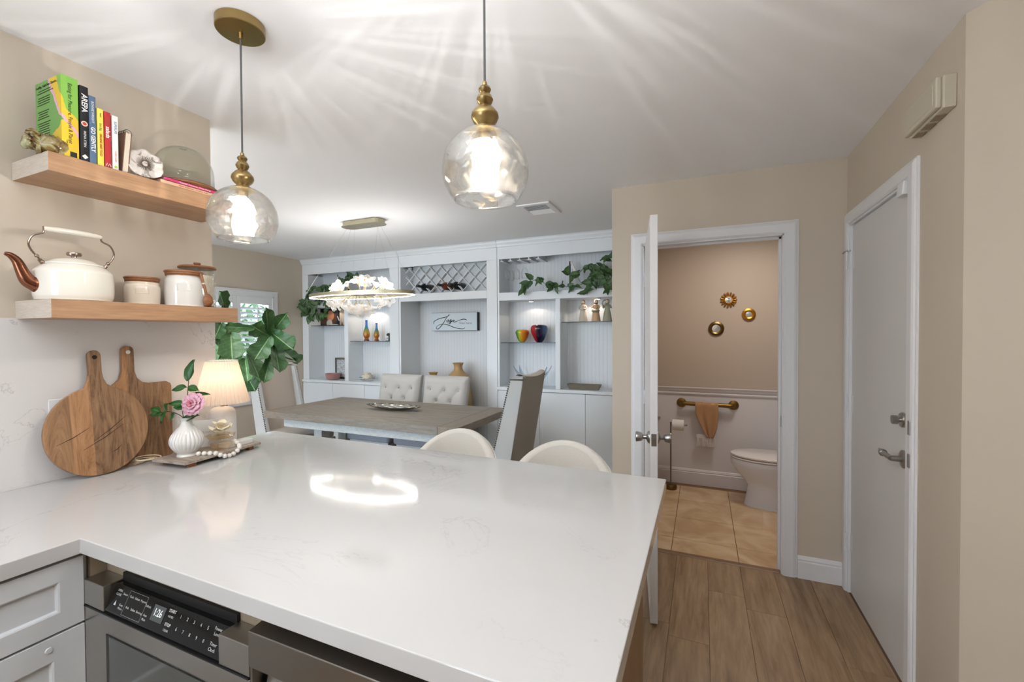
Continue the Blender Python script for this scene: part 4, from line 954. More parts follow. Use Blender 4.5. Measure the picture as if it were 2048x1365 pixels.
# ================================================================ FIDDLE-LEAF FIG
FIG = [((-2.922, 2.243, 1.471), (-2.82, 2.159, 1.629), .085), ((-2.945, 2.288, 1.471), (-2.75, 2.243, 1.576), .105), ((-2.892, 2.256, 1.463), (-2.656, 2.225, 1.353), .135),
       ((-2.906, 2.357, 1.33), (-2.716, 2.307, 1.266), .125), ((-2.775, 2.143, 1.439), (-2.758, 2.017, 1.30), .135), ((-2.929, 2.239, 1.455), (-2.913, 2.117, 1.51), .12),
       ((-2.833, 2.225, 1.375), (-2.697, 2.151, 1.202), .105), ((-2.817, 2.177, 1.299), (-2.742, 2.075, 1.147), .085), ((-2.924, 2.133, 1.502), (-2.984, 1.977, 1.509), .065),
       ((-2.976, 2.001, 1.456), (-2.851, 1.922, 1.318), .15), ((-3.363, 2.16, 1.424), (-3.231, 2.084, 1.281), .10), ((-3.29, 2.139, 1.539), (-3.206, 2.043, 1.441), .11),
       ((-3.318, 2.183, 1.648), (-3.217, 2.098, 1.761), .11), ((-3.007, 2.149, 1.305), (-2.809, 2.101, 1.173), .12), ((-3.077, 2.172, 1.279), (-2.944, 2.096, 1.122), .10),
       ((-3.127, 2.259, 1.215), (-2.984, 2.189, 1.143), .075), ((-3.055, 2.18, 1.133), (-2.905, 2.113, 1.071), .11), ((-3.147, 2.196, 1.284), (-3.169, 2.056, 1.283), .12),
       ((-2.744, 2.317, 1.265), (-2.608, 2.245, 1.26), .03), ((-2.99, 2.321, 1.405), (-2.845, 2.252, 1.31), .09), ((-3.284, 2.305, 1.525), (-3.305, 2.164, 1.482), .10),
       ((-3.306, 2.075, 1.377), (-3.176, 1.998, 1.255), .12), ((-3.331, 2.281, 1.337), (-3.199, 2.206, 1.217), .11)]
fg = thing('fiddle_leaf_fig', 'large fiddle-leaf fig tree in front of the shuttered window', 'plant', (-3.25, 2.13, 0))
ob('pot', G().lathe([(0.001, 0), (0.13, 0), (0.17, 0.3), (0.175, 0.34), (0.16, 0.34), (0.155, 0.3), (0.001, 0.29)], (-3.25, 2.13, 0), 32), mCeramic, fg, smooth=True)
ob('trunk', G().tube(bez([(-3.25, 2.13, 0.28), (-3.245, 2.125, 0.8), (-3.22, 2.14, 1.15), (-3.27, 2.19, 1.48), (-3.30, 2.18, 1.68)], 5), [0.014] * 8 + [0.010] * 9 + [0.008] * 4, 10), mBark, fg, smooth=True)
ob('branch', G().tube(bez([(-3.22, 2.14, 1.12), (-3.12, 2.19, 1.24), (-2.99, 2.25, 1.40), (-2.95, 2.262, 1.475)], 5), 0.007, 8), mBark, fg, smooth=True)
ob('branch', G().tube(bez([(-3.12, 2.19, 1.24), (-2.95, 2.25, 1.30), (-2.80, 2.24, 1.30), (-2.74, 2.30, 1.27)], 5), 0.005, 8), mBark, fg, smooth=True)
ob('branch', G().tube(bez([(-3.24, 2.16, 1.38), (-3.10, 2.08, 1.48), (-2.98, 2.02, 1.47)], 5), 0.005, 8), mBark, fg, smooth=True)
fme = [mesh_of(leaf_geo(1, 1, 'fig', 8, 18, b_, 0.22, s), mFig, 'fig_leaf') for s, b_ in ((1, 0.10), (2, 0.2), (3, 0.02), (4, 0.14))]
rr = random.Random(5)
for i, (b, tp, w_) in enumerate(FIG):
    b, tp = V(b), V(tp); c = V((0, 0, 1.45)); vd = (c - (b + tp) / 2).normalized()
    place_leaf(fme[i % 4], b, b + (tp - b) * 1.06, w_ * 1.06, vd + V((rr.uniform(-.45, .45), rr.uniform(-.45, .45), rr.uniform(-.1, .5))), fg)

# ================================================================ CHANDELIER
ch = thing('chandelier', 'oval brass ring chandelier with clear glass flowers over the dining table', 'chandelier', (-2.69, 2.99, 2.44))
cx, cy, rz_ = -2.71, 2.96, 1.797
def stad(cx, cy, L_, r, n=12):
    return [(cx + L_ + r * cos(a), cy + r * sin(a)) for a in [(-pi / 2 + pi * i / n) for i in range(n + 1)]] + [(cx - L_ + r * cos(a), cy + r * sin(a)) for a in [(pi / 2 + pi * i / n) for i in range(n + 1)]]
mChamp = mat('champagne_metal', (170, 162, 138), 0.35, 0.85)
cb = ob('ceiling_canopy', G().prism(stad(-2.70, 3.0, 0.15, 0.062), 2.40, 2.438).prism(stad(-2.70, 3.0, 0.15, 0.075), 2.396, 2.40), mChamp, ch, bev=0.001)
nr = 72; a_, b_ = 0.55, 0.225
def ringpt(t, da, z): return V((cx + (a_ + da) * cos(t), cy + (b_ + da) * sin(t), z))
g = G(); vs = []
sec = [(0.0, 0.014), (0.0, -0.014), (-0.003, -0.016), (-0.022, -0.016), (-0.025, -0.014), (-0.025, 0.012), (-0.022, 0.014)]
for i in range(nr):
    t_ = 2 * pi * i / nr; vs += [ringpt(t_, d, rz_ + z) for d, z in sec]
m_ = len(sec); fs = [(i * m_ + k, ((i + 1) % nr) * m_ + k, ((i + 1) % nr) * m_ + (k + 1) % m_, i * m_ + (k + 1) % m_) for i in range(nr) for k in range(m_)]
ob('ring', G().add(vs, fs), mChamp, ch, smooth=True)
vs = []
for i in range(nr):
    t_ = 2 * pi * i / nr; vs += [ringpt(t_, d, rz_ + z) for d, z in ((-0.0035, -0.0165), (-0.0035, -0.0185), (-0.0215, -0.0185), (-0.0215, -0.0165))]
fs = [(i * 4 + k, ((i + 1) % nr) * 4 + k, ((i + 1) % nr) * 4 + (k + 1) % 4, i * 4 + (k + 1) % 4) for i in range(nr) for k in range(4)]
ob('light_strip', G().add(vs, fs), emit('ring_led_glow', (255, 250, 242), 30), ch)
for s in (-1, 1):
    for dy in (-0.02, 0.02):
        ob('suspension_wire', G().tube([(-2.70 + s * 0.16, 3.0 + dy, 2.397), (cx + s * (a_ - 0.08) , cy + (0.15 if dy > 0 else -0.15), rz_ + 0.012)], 0.0006, 4), mNickel, ch)
    ob('suspension_wire', G().tube([(-2.70 + s * 0.13, 3.03, 2.397), (cx + s * 0.10, cy + 0.02, rz_)], 0.0006, 4), mNickel, ch)
ob('centre_rod', G().tube([(cx - 0.42, cy, rz_), (cx + 0.42, cy, rz_)], 0.008, 8).tube([(cx, cy - b_ + .02, rz_), (cx, cy + b_ - .02, rz_)], 0.006, 8), mChamp, ch, smooth=True)
def glass_flower():
    g = G()
    def f(u, v):
        th = 2 * pi * u; lob = cos(5 * th)
        r_ = 0.008 + 0.046 * v ** 0.9 * (1 + 0.20 * lob * v ** 1.5); z = 0.040 * v ** 0.55 - 0.020 * v ** 4 + 0.007 * lob * v ** 2 + 0.003 * sin(20 * th) * v ** 3
        return (r_ * cos(th), r_ * sin(th), z)
    g.grid(f, 60, 9)
    return g
gfm = mesh_of(glass_flower(), mFrostFl, 'glass_flower')
gfc = mesh_of(G().tube([(0, 0, -0.03), (0, 0, 0.022)], [0.0025, 0.0025], 6).sphere((0, 0, 0.022), 0.005, 4), mGold, 'flower_centre')
rr = random.Random(12); pts = []
for i in range(34):
    th = 2 * pi * ((i * 0.618034) % 1); upz = i % 5 < 2; rad = 0.25 + 0.75 * ((i * 0.754878) % 1)
    x = cx + 0.36 * rad * cos(th) * (0.95 if upz else 1.0); y = cy + 0.17 * rad * sin(th)
    z = rz_ + (0.045 + 0.11 * (1 - rad) + rr.uniform(0, .04) if upz else -0.045 - 0.11 * (1 - rad * rad) + rr.uniform(-.01, .02))
    d = V(((x - cx) * 1.2, (y - cy) * 1.2 - 0.05, (0.25 if upz else -0.25))).normalized()
    o = bpy.data.objects.new('glass_flower', gfm); COL.objects.link(o); o.parent = ch
    q = d.to_track_quat('Z', 'Y'); o.rotation_mode = 'QUATERNION'; o.rotation_quaternion = q; s = rr.uniform(0.95, 1.3); o.scale = (s, s, s)
    o.location = V((x, y, z)) - ch.location - d * 0.03
    c = bpy.data.objects.new('flower_centre', gfc); COL.objects.link(c); c.parent = o
    st_ = V((x, y, z)) - d * 0.05; ob('flower_stem', G().tube([(cx + (x - cx) * 0.5, cy + (y - cy) * .3, rz_), tuple(st_)], 0.002, 5), mChamp, ch)
for x in (-0.3, 0.3): light('chandelier_uplight', 'AREA', (cx + x, cy, rz_ + 0.03), 2.2, (1.0, 0.98, 0.95), 0.5, (pi, 0, 0), 0.3)

# ================================================================ PENDANTS
def streaky(l, seed):
    """hammered glass breaks the bulb's light into soft rays: brightness varies with direction around the lamp"""
    d = l.data; d.use_nodes = True; N, L = d.node_tree.nodes, d.node_tree.links; e = N['Emission']
    t = N.new('ShaderNodeTexCoord'); s = N.new('ShaderNodeSeparateXYZ'); L.new(t.outputs['Normal'], s.inputs[0])
    def mt(op, a, b=0.0):
        x = N.new('ShaderNodeMath'); x.operation = op
        for i, v in enumerate((a, b)):
            if isinstance(v, (int, float)): x.inputs[i].default_value = v
            else: L.new(v, x.inputs[i])
        return x.outputs[0]
    az = mt('ARCTAN2', s.outputs[1], s.outputs[0]); cb_ = N.new('ShaderNodeCombineXYZ'); L.new(mt('MULTIPLY', az, 7.0), cb_.inputs[0]); L.new(mt('MULTIPLY', s.outputs[2], 0.7), cb_.inputs[1]); cb_.inputs[2].default_value = seed
    n = N.new('ShaderNodeTexNoise'); n.inputs['Scale'].default_value = 3.0; n.inputs['Detail'].default_value = 2; L.new(cb_.outputs[0], n.inputs['Vector'])
    r = N.new('ShaderNodeMapRange'); r.inputs['From Min'].default_value = 0.50; r.inputs['From Max'].default_value = 0.66; r.inputs['To Min'].default_value = 0.0; r.inputs['To Max'].default_value = 1.7; L.new(n.outputs[0], r.inputs[0])
    upm = N.new('ShaderNodeMapRange'); upm.inputs['From Min'].default_value = 0.0; upm.inputs['From Max'].default_value = 0.25; L.new(s.outputs[2], upm.inputs[0])   # the open bottom lets the light out evenly
    L.new(mt('ADD', mt('MULTIPLY', upm.outputs[0], mt('ADD', r.outputs[0], 0.35)), 0.55), e.inputs['Strength'])
def pendant(x, y, zc_, label, seed):
    t = thing('pendant_lamp', label, 'pendant lamp', (x, y, 2.44), group='brass and glass pendants over the peninsula')
    zt = zc_ + 0.095
    ob('ceiling_canopy', G().lathe([(0.068, 2.410), (0.070, 2.412), (0.070, 2.438), (0.001, 2.438)], (x, y, 0), 40).lathe([(0.001, 2.408), (0.068, 2.410)], (x, y, 0), 40).lathe([(0.006, 2.39), (0.008, 2.412)], (x, y, 0), 12), mBrass, t, smooth=True)
    ob('cord', G().tube([(x, y, 2.395), (x, y, zt + 0.108)], 0.0028, 8), mCord, t, smooth=True)
    fin = [(0.005, 0.106), (0.0065, 0.100), (0.006, 0.097), (0.013, 0.094), (0.0155, 0.089), (0.013, 0.084), (0.0105, 0.081), (0.017, 0.075), (0.0205, 0.067), (0.017, 0.059), (0.013, 0.055), (0.022, 0.048), (0.0325, 0.036), (0.034, 0.028), (0.029, 0.018), (0.020, 0.010), (0.018, 0.006), (0.026, 0.002), (0.038, -0.003), (0.040, -0.006), (0.001, -0.008)]
    ob('brass_finial', G().lathe([(r_ * 0.95, z * 1.05 + zt) for r_, z in fin][::-1], (x, y, 0), 36), mBrass, t, smooth=True)
    RR = 0.098; prof = []
    for i in range(25):
        a = R(23) + (R(134) - R(23)) * i / 24; prof.append((RR * sin(a), zc_ + RR * cos(a)))
    rr_ = random.Random(seed); ph = [(rr_.uniform(2, 6), rr_.uniform(2, 5), rr_.uniform(0, 6)) for _ in range(4)]
    def rm(a, z):
        q = (z - zc_) / RR; return 1 + 0.012 * sum(sin(round(p0) * a + p2 + 2 * sin(q * p1 * 2)) * cos(q * p1 * 2.2 + p2) for p0, p1, p2 in ph) / 2
    ob('glass_globe', G().open_lathe(prof, (x, y, 0), 64, rm), mHammer, t, smooth=True, solid=0.003)
    ob('globe_rim', G().tube([(x + prof[-1][0] * cos(2 * pi * i / 48), y + prof[-1][0] * sin(2 * pi * i / 48), prof[-1][1]) for i in range(48)], 0.0022, 6, closed=True), mGlass, t, smooth=True)
    ob('bulb_socket', G().lathe([(0.001, zc_ + 0.048), (0.015, zc_ + 0.048), (0.016, zt - 0.006), (0.001, zt - 0.006)], (x, y, 0), 20), mBrass, t, smooth=True)
    bl = ob('light_bulb', G().lathe([(0.001, -0.046), (0.010, -0.044), (0.019, -0.036), (0.023, -0.022), (0.023, 0.020), (0.018, 0.036), (0.012, 0.048), (0.001, 0.05)], (x, y, zc_), 24), mBulb, t, smooth=True)
    l = light('pendant_light', 'POINT', (x, y, zc_ - 0.01), 6.6, (0.99, 0.985, 0.975), 0.014); streaky(l, seed)
    return t
pendant(-1.345, 0.95, 1.825, 'brass pendant with hammered glass globe nearest the wooden shelves', 3)
pendant(-0.465, 0.92, 1.830, 'brass pendant with hammered glass globe hanging nearer the bathroom door', 8)

# ceiling vent
vt = thing('ceiling_vent', 'white rectangular louvred vent in the ceiling before the built-ins', 'vent', (-1.18, 3.27, 2.44))
ob('vent_frame', G().box(-1.315, -1.05, 3.12, 3.16, 2.428, 2.439).box(-1.315, -1.05, 3.40, 3.44, 2.428, 2.439).box(-1.315, -1.275, 3.16, 3.40, 2.428, 2.439).box(-1.09, -1.05, 3.16, 3.40, 2.428, 2.439), mCeil, vt, bev=0.003)
ob('vent_duct', G().box(-1.275, -1.09, 3.16, 3.40, 2.436, 2.4395), mat('duct_grey', (90, 90, 90), 0.8), vt)
for i in range(9):
    y = 3.166 + 0.026 * i; ob('vent_slat', G().prism([(y + 0.012, 2.437), (y + 0.014, 2.437), (y + 0.006, 2.4285), (y + 0.004, 2.4275)] if i < 5 else [(y, 2.437), (y + 0.002, 2.437), (y + 0.020, 2.4285), (y + 0.018, 2.4275)], -1.275, -1.09, 'x'), mCeil, vt)
# door chime
dc = thing('door_chime', 'beige rectangular door chime box high on the door wall', 'door chime', (0.75, 2.0, 2.19))
mChime = paint('beige_plastic', (196, 188, 170), 0.45)
ob('chime_body', G().box(0.715, 0.75, 1.875, 2.125, 2.178, 2.285), mChime, dc, bev=0.004)
ob('chime_cover', G().box(0.700, 0.7155, 1.885, 2.135, 2.185, 2.285), mChime, dc, bev=0.004)
ob('chime_face', G().box(0.6985, 0.701, 1.905, 2.125, 2.2, 2.27), mChime, dc, bev=0.002)
for z in (2.1765,):
    for y in (1.93, 2.0, 2.07): ob('sound_slot', G().box(0.72, 0.745, y, y + 0.05, z - 0.0008, z + 0.002), mFillerB, dc)

# ================================================================ KITCHEN PENINSULA
CT = 0.95; th = 0.038
ct = ob('quartz_countertop', G().prism([(-2.062, -1.4), (-1.41, -1.4), (-1.41, 0.5625), (-0.113, 0.5625), (-0.113, 1.582), (-2.062, 1.602)], CT - th, CT), mQuartz, bev=0.002)
tag(ct, 'white quartz countertop with faint veins along the wall and peninsula', 'countertop')
bs = ob('quartz_backsplash', G().box(-2.0755, -2.062, -1.4, 1.313, CT, 1.511), mSplash); tag(bs, 'white veined quartz backsplash below the wooden shelves', 'backsplash')
# left run cabinet
cl = thing('base_cabinet', 'light grey shaker drawer cabinet left of the microwave drawer', 'cabinet', (-1.75, 0.2, 0))
cf = -1.44
ob('cabinet_body', G().box(-2.06, cf, -1.38, 0.585, 0.10, CT - th).box(-2.06, cf - 0.06, -1.38, 0.585, 0, 0.10), mCabG, cl)
def shaker(x, y0, y1, z0, z1, rail=0.055, t=0.02):
    o_ = [(y0, z0), (y1, z0), (y1, z1), (y0, z1)]; cY, cZ = (y0 + y1) / 2, (z0 + z1) / 2
    def ins(p, d): return (p[0] + (d if p[0] < cY else -d), p[1] + (d if p[1] < cZ else -d))
    rings = [[(x - t, *p) for p in o_], [(x, *p) for p in o_], [(x, *ins(p, rail)) for p in o_], [(x - 0.002, *ins(p, rail + 0.004)) for p in o_], [(x - 0.009, *ins(p, rail + 0.006)) for p in o_]]
    vs = [q for r_ in rings for q in r_]; fs = [(0, 3, 2, 1), (16, 17, 18, 19)]
    for r_ in range(4):
        for i in range(4): j = (i + 1) % 4; fs.append((r_ * 4 + i, r_ * 4 + j, r_ * 4 + 4 + j, r_ * 4 + 4 + i))
    return G().add(vs, fs)
ob('drawer_front', shaker(-1.42, -0.05, 0.572, 0.738, 0.903, 0.045), mCabG, cl, bev=0.001)
d2 = ob('drawer_front', shaker(-1.42, -0.05, 0.572, 0.44, 0.732, 0.058), mCabG, cl, bev=0.001)
ob('drawer_front', shaker(-1.42, -0.05, 0.572, 0.115, 0.434, 0.058), mCabG, cl, bev=0.001)
ob('drawer_front', shaker(-1.42, -1.3, -0.055, 0.115, 0.903, 0.058), mCabG, cl, bev=0.001)
ob('cover_cap', G().lathe([(0.007, 0.0), (0.006, 0.003), (0.001, 0.0035)], (-1.42, 0.505, 0.705), 18, axis='x'), mCabG, d2, smooth=True)
# peninsula carcass
pc = thing('peninsula_cabinet', 'peninsula carcass with taupe filler rail and brown end panel', 'cabinet', (-0.8, 1.0, 0))
ob('cabinet_body', G().box(-1.4395, -0.808, 0.62, 1.26, 0.10, CT - th).box(-0.808, -0.20, 0.645, 1.26, 0.10, CT - th), mFillerB, pc)
ob('filler_strip', G().box(-1.438, -1.4225, 0.586, 0.6195, 0.0, CT - th), mFillerB, pc)
ob('end_panel', G().box(-0.20, -0.155, 0.60, 1.285, 0.0, CT - th), mPanelB, pc, bev=0.002)
ob('back_panel', G().box(-1.9, -0.20, 1.26, 1.285, 0.0, CT - th), mCabG, pc)
# microwave drawer
mw = thing('microwave_drawer', 'stainless steel microwave drawer with slanted black control panel', 'microwave', (-1.11, 0.6, 0.45))
X0, X1 = -1.421, -0.812; YF = 0.572
for a, b in ((X0, X0 + 0.088), (X1 - 0.092, X1)):
    ob('corner_block', G().prism([(YF, 0.780), (YF, 0.842), (0.618, 0.842), (0.618, 0.780)], a, b, 'x'), mSteel, mw, bev=0.0015)
cp = ob('control_panel', G().prism([(YF + 0.002, 0.784), (0.600, 0.838), (0.618, 0.838), (0.618, 0.784)], X0 + 0.0885, X1 - 0.0925, 'x'), mBlack, mw)
ob('panel_back', G().box(X0 + 0.0885, X1 - 0.0925, 0.612, 0.619, 0.838, 0.858), mBlackM, mw)
ob('door', G().box(X0, X1, YF, 0.618, 0.42, 0.7755), mSteel, mw, bev=0.003)
ob('door_edge', G().box(X0 + 0.002, X1 - 0.0, YF - 0.002, 0.60, 0.7755, 0.7785), mBlackM, mw)
dw = ob('door_window', G().box(X0 + 0.10, X1 - 0.10, YF - 0.0015, YF + 0.003, 0.49, 0.730), mBlack, mw)
ob('window_glass', G().box(X0 + 0.115, X1 - 0.115, YF - 0.0025, YF - 0.0012, 0.505, 0.728), mWindowG, dw)
pu = V((0, 0.026, 0.054)).normalized(); pr_ = V((1, 0, 0))
def cpp(a, b): # a along X from left of panel 0..1, b up slope 0..1
    return V((X0 + 0.0885 + a * (X1 - X0 - 0.181), YF + 0.002 + 0.026 * b, 0.784 + 0.054 * b)) + V((0, -0.0006, 0.0003))
mTxt = mat('panel_print', (190, 192, 192), 0.5)
def ctext(s, sz, a, b, al='CENTER', off=0.0): text(s, sz, cpp(a, b), pr_, pu, mTxt, mw, 'panel_lettering', al, off=off)
dpc = [cpp(0.40, 0.30), cpp(0.50, 0.30), cpp(0.50, 0.82), cpp(0.40, 0.82)]
nn = pr_.cross(pu)
ob('display', G().hexa([dpc[0], dpc[1], dpc[1] + nn * .0005, dpc[0] + nn * .0005, dpc[3], dpc[2], dpc[2] + nn * .0005, dpc[3] + nn * .0005]), mDisp, mw)
text('1:26', 0.021, cpp(0.45, 0.58) + nn * 0.0008, pr_, pu, mDigit, mw, 'panel_lettering', 'CENTER', sx=0.85)
ctext('START', 0.0085, 0.555, 0.80, off=0.0002); ctext('+30 SEC', 0.006, 0.555, 0.62); ctext('STOP', 0.0085, 0.555, 0.36, off=0.0002); ctext('CLEAR', 0.006, 0.555, 0.18)
for i in range(5):
    ctext(str(i + 1), 0.0095, 0.63 + 0.055 * i, 0.74); ctext(str((i + 6) % 10), 0.0095, 0.63 + 0.055 * i, 0.34)
ctext('Power', 0.009, 0.925, 0.82); ctext('Level', 0.009, 0.925, 0.66); ctext('Timer', 0.009, 0.925, 0.36); ctext('Clock', 0.009, 0.925, 0.20)
for s_, a, b in (('OPEN', 0.065, 0.80), ('CLOSE', 0.065, 0.66), ('Sensor', 0.125, 0.74), ('Cook', 0.185, 0.74), ('Reheat', 0.24, 0.74), ('Popcorn', 0.30, 0.74), ('Defrost', 0.35, 0.66), ('Keep', 0.125, 0.36), ('Warm', 0.125, 0.24), ('Melt', 0.185, 0.36), ('Soften', 0.24, 0.36), ('Beverage', 0.30, 0.36), ('Auto', 0.355, 0.36), ('Mute', 0.355, 0.22)): ctext(s_, 0.0068, a, b)
fr_ = [cpp(0.155, 0.92), cpp(0.325, 0.92), cpp(0.325, 0.08), cpp(0.155, 0.08)]
ob('panel_outline', G().tube(fr_, 0.0003, 4, closed=True), mTxt, mw)
ob('lock_mark', G().add([cpp(0.055, 0.28), cpp(0.075, 0.28), cpp(0.065, 0.46)], [(0, 1, 2)]), mTxt, mw)
# dishwasher
dw_ = thing('dishwasher', 'dark stainless dishwasher with pocket handle right of the microwave drawer', 'dishwasher', (-0.5, 0.6, 0.1))
ob('door_top', G().prism([(0.566, 0.808), (0.566, 0.878), (0.618, 0.884), (0.618, 0.808)], -0.806, -0.215, 'x'), mSteelD, dw_, bev=0.0015)
ob('handle_pocket', G().box(-0.806, -0.215, 0.60, 0.618, 0.74, 0.8075), mBlackM, dw_)
ob('pocket_side', G().box(-0.806, -0.80, 0.57, 0.60, 0.74, 0.8075), mSteelD, dw_)
def hb(u, v): 
    return (-0.79 + u * 0.56, 0.570 + 0.028 * sin(v * pi / 2), 0.742 + 0.055 * (1 - cos(v * pi / 2)) )
ob('handle_scoop', G().grid(hb, 4, 10), mSteel, dw_, smooth=True)
ob('door_front', G().box(-0.806, -0.215, 0.566, 0.618, 0.12, 0.7395), mSteel, dw_, bev=0.002)
ob('toe_kick', G().box(-0.80, -0.22, 0.62, 0.64, 0, 0.11), mBlackM, dw_)
# ================================================================ FLOATING SHELVES
SX0, SX1, SY_0, SY_1 = -2.0755, -1.838, 0.676, 1.268
for z0, z1, lab in ((1.508, 1.567, 'lower floating oak shelf holding the kettle and canisters'), (1.961, 2.020, 'upper floating oak shelf holding cookbooks and the glass dome')):
    g = G().box(SX0, SX1, SY_0, SY_1, z0, z1)
    g.mi = [0, 0, 1, 0, 0, 0]
    o = ob('floating_shelf', g, mats=[mShelfW, mShelfEnd], bev=0.0012); tag(o, lab, 'shelf')
# ---- books
Z2 = 2.0203
mPage = mat('book_pages', (226, 216, 198), 0.8)
def book(y0, y1, h, rgb, label, texts, depth=0.165, xf=-1.862, m=None, tilt=0.0):
    t = thing('cookbook', label, 'book', ((xf - depth / 2), (y0 + y1) / 2, Z2), group='cookbooks standing on the upper shelf')
    m = m or mat('book_cover', rgb, 0.4)
    tw = y1 - y0; c = min(0.0025, tw * 0.12)
    g = G().box(xf - depth, xf - 0.002, y0, y0 + c, Z2, Z2 + h).box(xf - depth, xf - 0.002, y1 - c, y1, Z2, Z2 + h)
    pr2 = [(xf - 0.004, y0), (xf - 0.001, y0 + 0.0005), (xf, y0 + tw * 0.3), (xf, y1 - tw * 0.3), (xf - 0.001, y1 - 0.0005), (xf - 0.004, y1)]
    g.prism(pr2[::1], Z2, Z2 + h)
    ob('cover', g, m, t)
    ob('pages', G().box(xf - depth + 0.004, xf - 0.004, y0 + c, y1 - c, Z2 + 0.003, Z2 + h - 0.004), mPage, t)
    for s, size, zc_, col, kw in texts:
        text(s, size, (xf + 0.0003, (y0 + y1) / 2 + kw.get('dy', 0), Z2 + zc_), (0, 0, -1), (0, 1, 0), col, t, 'spine_lettering', 'CENTER', sx=kw.get('sx', 1), off=kw.get('b', 0))
    return t
mWt = mat('white_print', (240, 240, 236), 0.5); mBk = mat('black_print', (28, 30, 28), 0.5); mRd = mat('red_print', (190, 60, 44), 0.5); mBl = mat('blue_print', (52, 104, 150), 0.5)
def gycover():
    m = mat('green_yellow_cover', (140, 190, 80), 0.35); N, L = nt(m); v = coords(m, 'Object'); s = N.new('ShaderNodeSeparateXYZ'); L.new(v, s.inputs[0])
    wob = math_(m, 'MULTIPLY', math_(m, 'SUBTRACT', noise(m, v, 16, 2), 0.5), 0.35)
    a = math_(m, 'ADD', math_(m, 'DIVIDE', math_(m, 'ADD', s.outputs[0], 0.0825), 0.165), math_(m, 'DIVIDE', math_(m, 'ADD', s.outputs[1], 0.021), 0.165))
    z = math_(m, 'DIVIDE', s.outputs[2], 0.262)
    f1 = math_(m, 'ADD', math_(m, 'ADD', a, z), math_(m, 'ADD', wob, -1.5))
    f2 = math_(m, 'ADD', math_(m, 'ADD', a, math_(m, 'MULTIPLY', z, 0.9)), math_(m, 'ADD', wob, -1.66))
    f3 = math_(m, 'SUBTRACT', math_(m, 'SUBTRACT', z, math_(m, 'ADD', math_(m, 'MULTIPLY', a, 0.40), 0.06)), wob)
    green = (110, 164, 84); lg = (132, 186, 80); yel = (226, 192, 50); pink = (222, 168, 196)
    low = mixc(m, math_(m, 'GREATER_THAN', f3, 0.0), yel, green)
    upp = mixc(m, math_(m, 'GREATER_THAN', f2, 0.0), yel, lg)
    g1 = mixc(m, math_(m, 'GREATER_THAN', f1, 0.0), low, upp)
    g1 = mixc(m, math_(m, 'LESS_THAN', math_(m, 'ABSOLUTE', f1), 0.03), g1, pink)
    base(m, g1); return m
b1 = book(0.7185, 0.7605, 0.262, None, 'thick green and yellow cookbook with printed cover, first on the shelf', [('Eating for Pleasure, People & Planet', 0.0145, 0.145, mBk, {'sx': 0.92}), ('Tom Hunt', 0.007, 0.045, mBk, {'dy': -0.008})], m=gycover())
ob('publisher_mark', G().box(-1.8622, -1.8613, 0.738, 0.7545, Z2 + 0.008, Z2 + 0.024), mBk, b1)
# fine print on the green cover (facing the camera side)
g = G(); rr = random.Random(2)
for i in range(26):
    z = Z2 + 0.232 - i * 0.0075; 
    if i in (2, 7, 8, 13, 20): continue
    x0_ = -2.015; x1_ = -1.93 - rr.random() * 0.02 + max(0, (8 - i)) * 0.003; sl = 0.0
    g.box(x0_ + rr.random() * 0.012, x1_, 0.7178, 0.7183, z, z + 0.0022)
ob('cover_lettering', g, mBk, b1)
text('Healthy, Guilt-free Classics...', 0.012, (-2.022, 0.7181, Z2 + 0.246), (1, 0, 0), (0, 0, 1), mBk, b1, 'cover_lettering')
b2 = book(0.7640, 0.7865, 0.250, (24, 24, 26), 'black cookbook with white lettering and round emblem', [('AREPA', 0.021, 0.195, mWt, {'sx': 0.95, 'b': 0.0004}), ('IRENA STEIN', 0.0085, 0.078, mWt, {'sx': 1.1})])
ob('round_emblem', G().lathe([(0.001, 0.0005), (0.0085, 0.0005), (0.0085, 0)], (-1.862, 0.775, Z2 + 0.128), 24, axis='x'), mat('emblem_cream', (226, 196, 178), 0.5), b2)
ob('emblem_centre', G().lathe([(0.001, 0.0007), (0.0055, 0.0007), (0.0055, 0.0005)], (-1.862, 0.775, Z2 + 0.128), 6, axis='x'), mRd, b2)
ob('publisher_mark', G().add([(-1.8615, 0.775, Z2 + .012), (-1.8615, 0.783, Z2 + .02), (-1.8615, 0.775, Z2 + .028), (-1.8615, 0.767, Z2 + .02)], [(0, 1, 2, 3)]), mWt, b2)
b3 = book(0.7875, 0.8055, 0.228, (88, 112, 140), 'slate blue cookbook between the black and yellow ones', [('BONNIE WRIGHT', 0.009, 0.175, mWt, {}), ('GO GENTLY', 0.0155, 0.085, mWt, {'b': 0.0004, 'sx': 0.95})])
b4 = book(0.8085, 0.8255, 0.196, (238, 220, 92), 'thin yellow baby food cookbook', [('ORGANIC BABY FOOD', 0.0085, 0.075, mRd, {'sx': 0.85, 'b': 0.0003}), ('the Big', 0.009, 0.135, mat('green_print', (70, 120, 60), 0.5), {}), ('PARENT', 0.004, 0.175, mBk, {})])
b5 = book(0.8275, 0.8455, 0.194, (186, 44, 48), 'red salads cookbook beside the white one', [('salads', 0.0165, 0.125, mWt, {'b': 0.0003})])
ob('spine_panel', G().box(-1.8618, -1.8612, 0.831, 0.842, Z2 + 0.148, Z2 + 0.18), mat('dull_red', (166, 60, 52), 0.5), b5)
ob('publisher_mark', G().tube([(-1.8612, 0.829, Z2 + .010), (-1.8612, 0.833, Z2 + .02), (-1.8612, 0.836, Z2 + .010), (-1.8612, 0.84, Z2 + .02), (-1.8612, 0.844, Z2 + .010)], 0.0012, 5), mWt, b5)
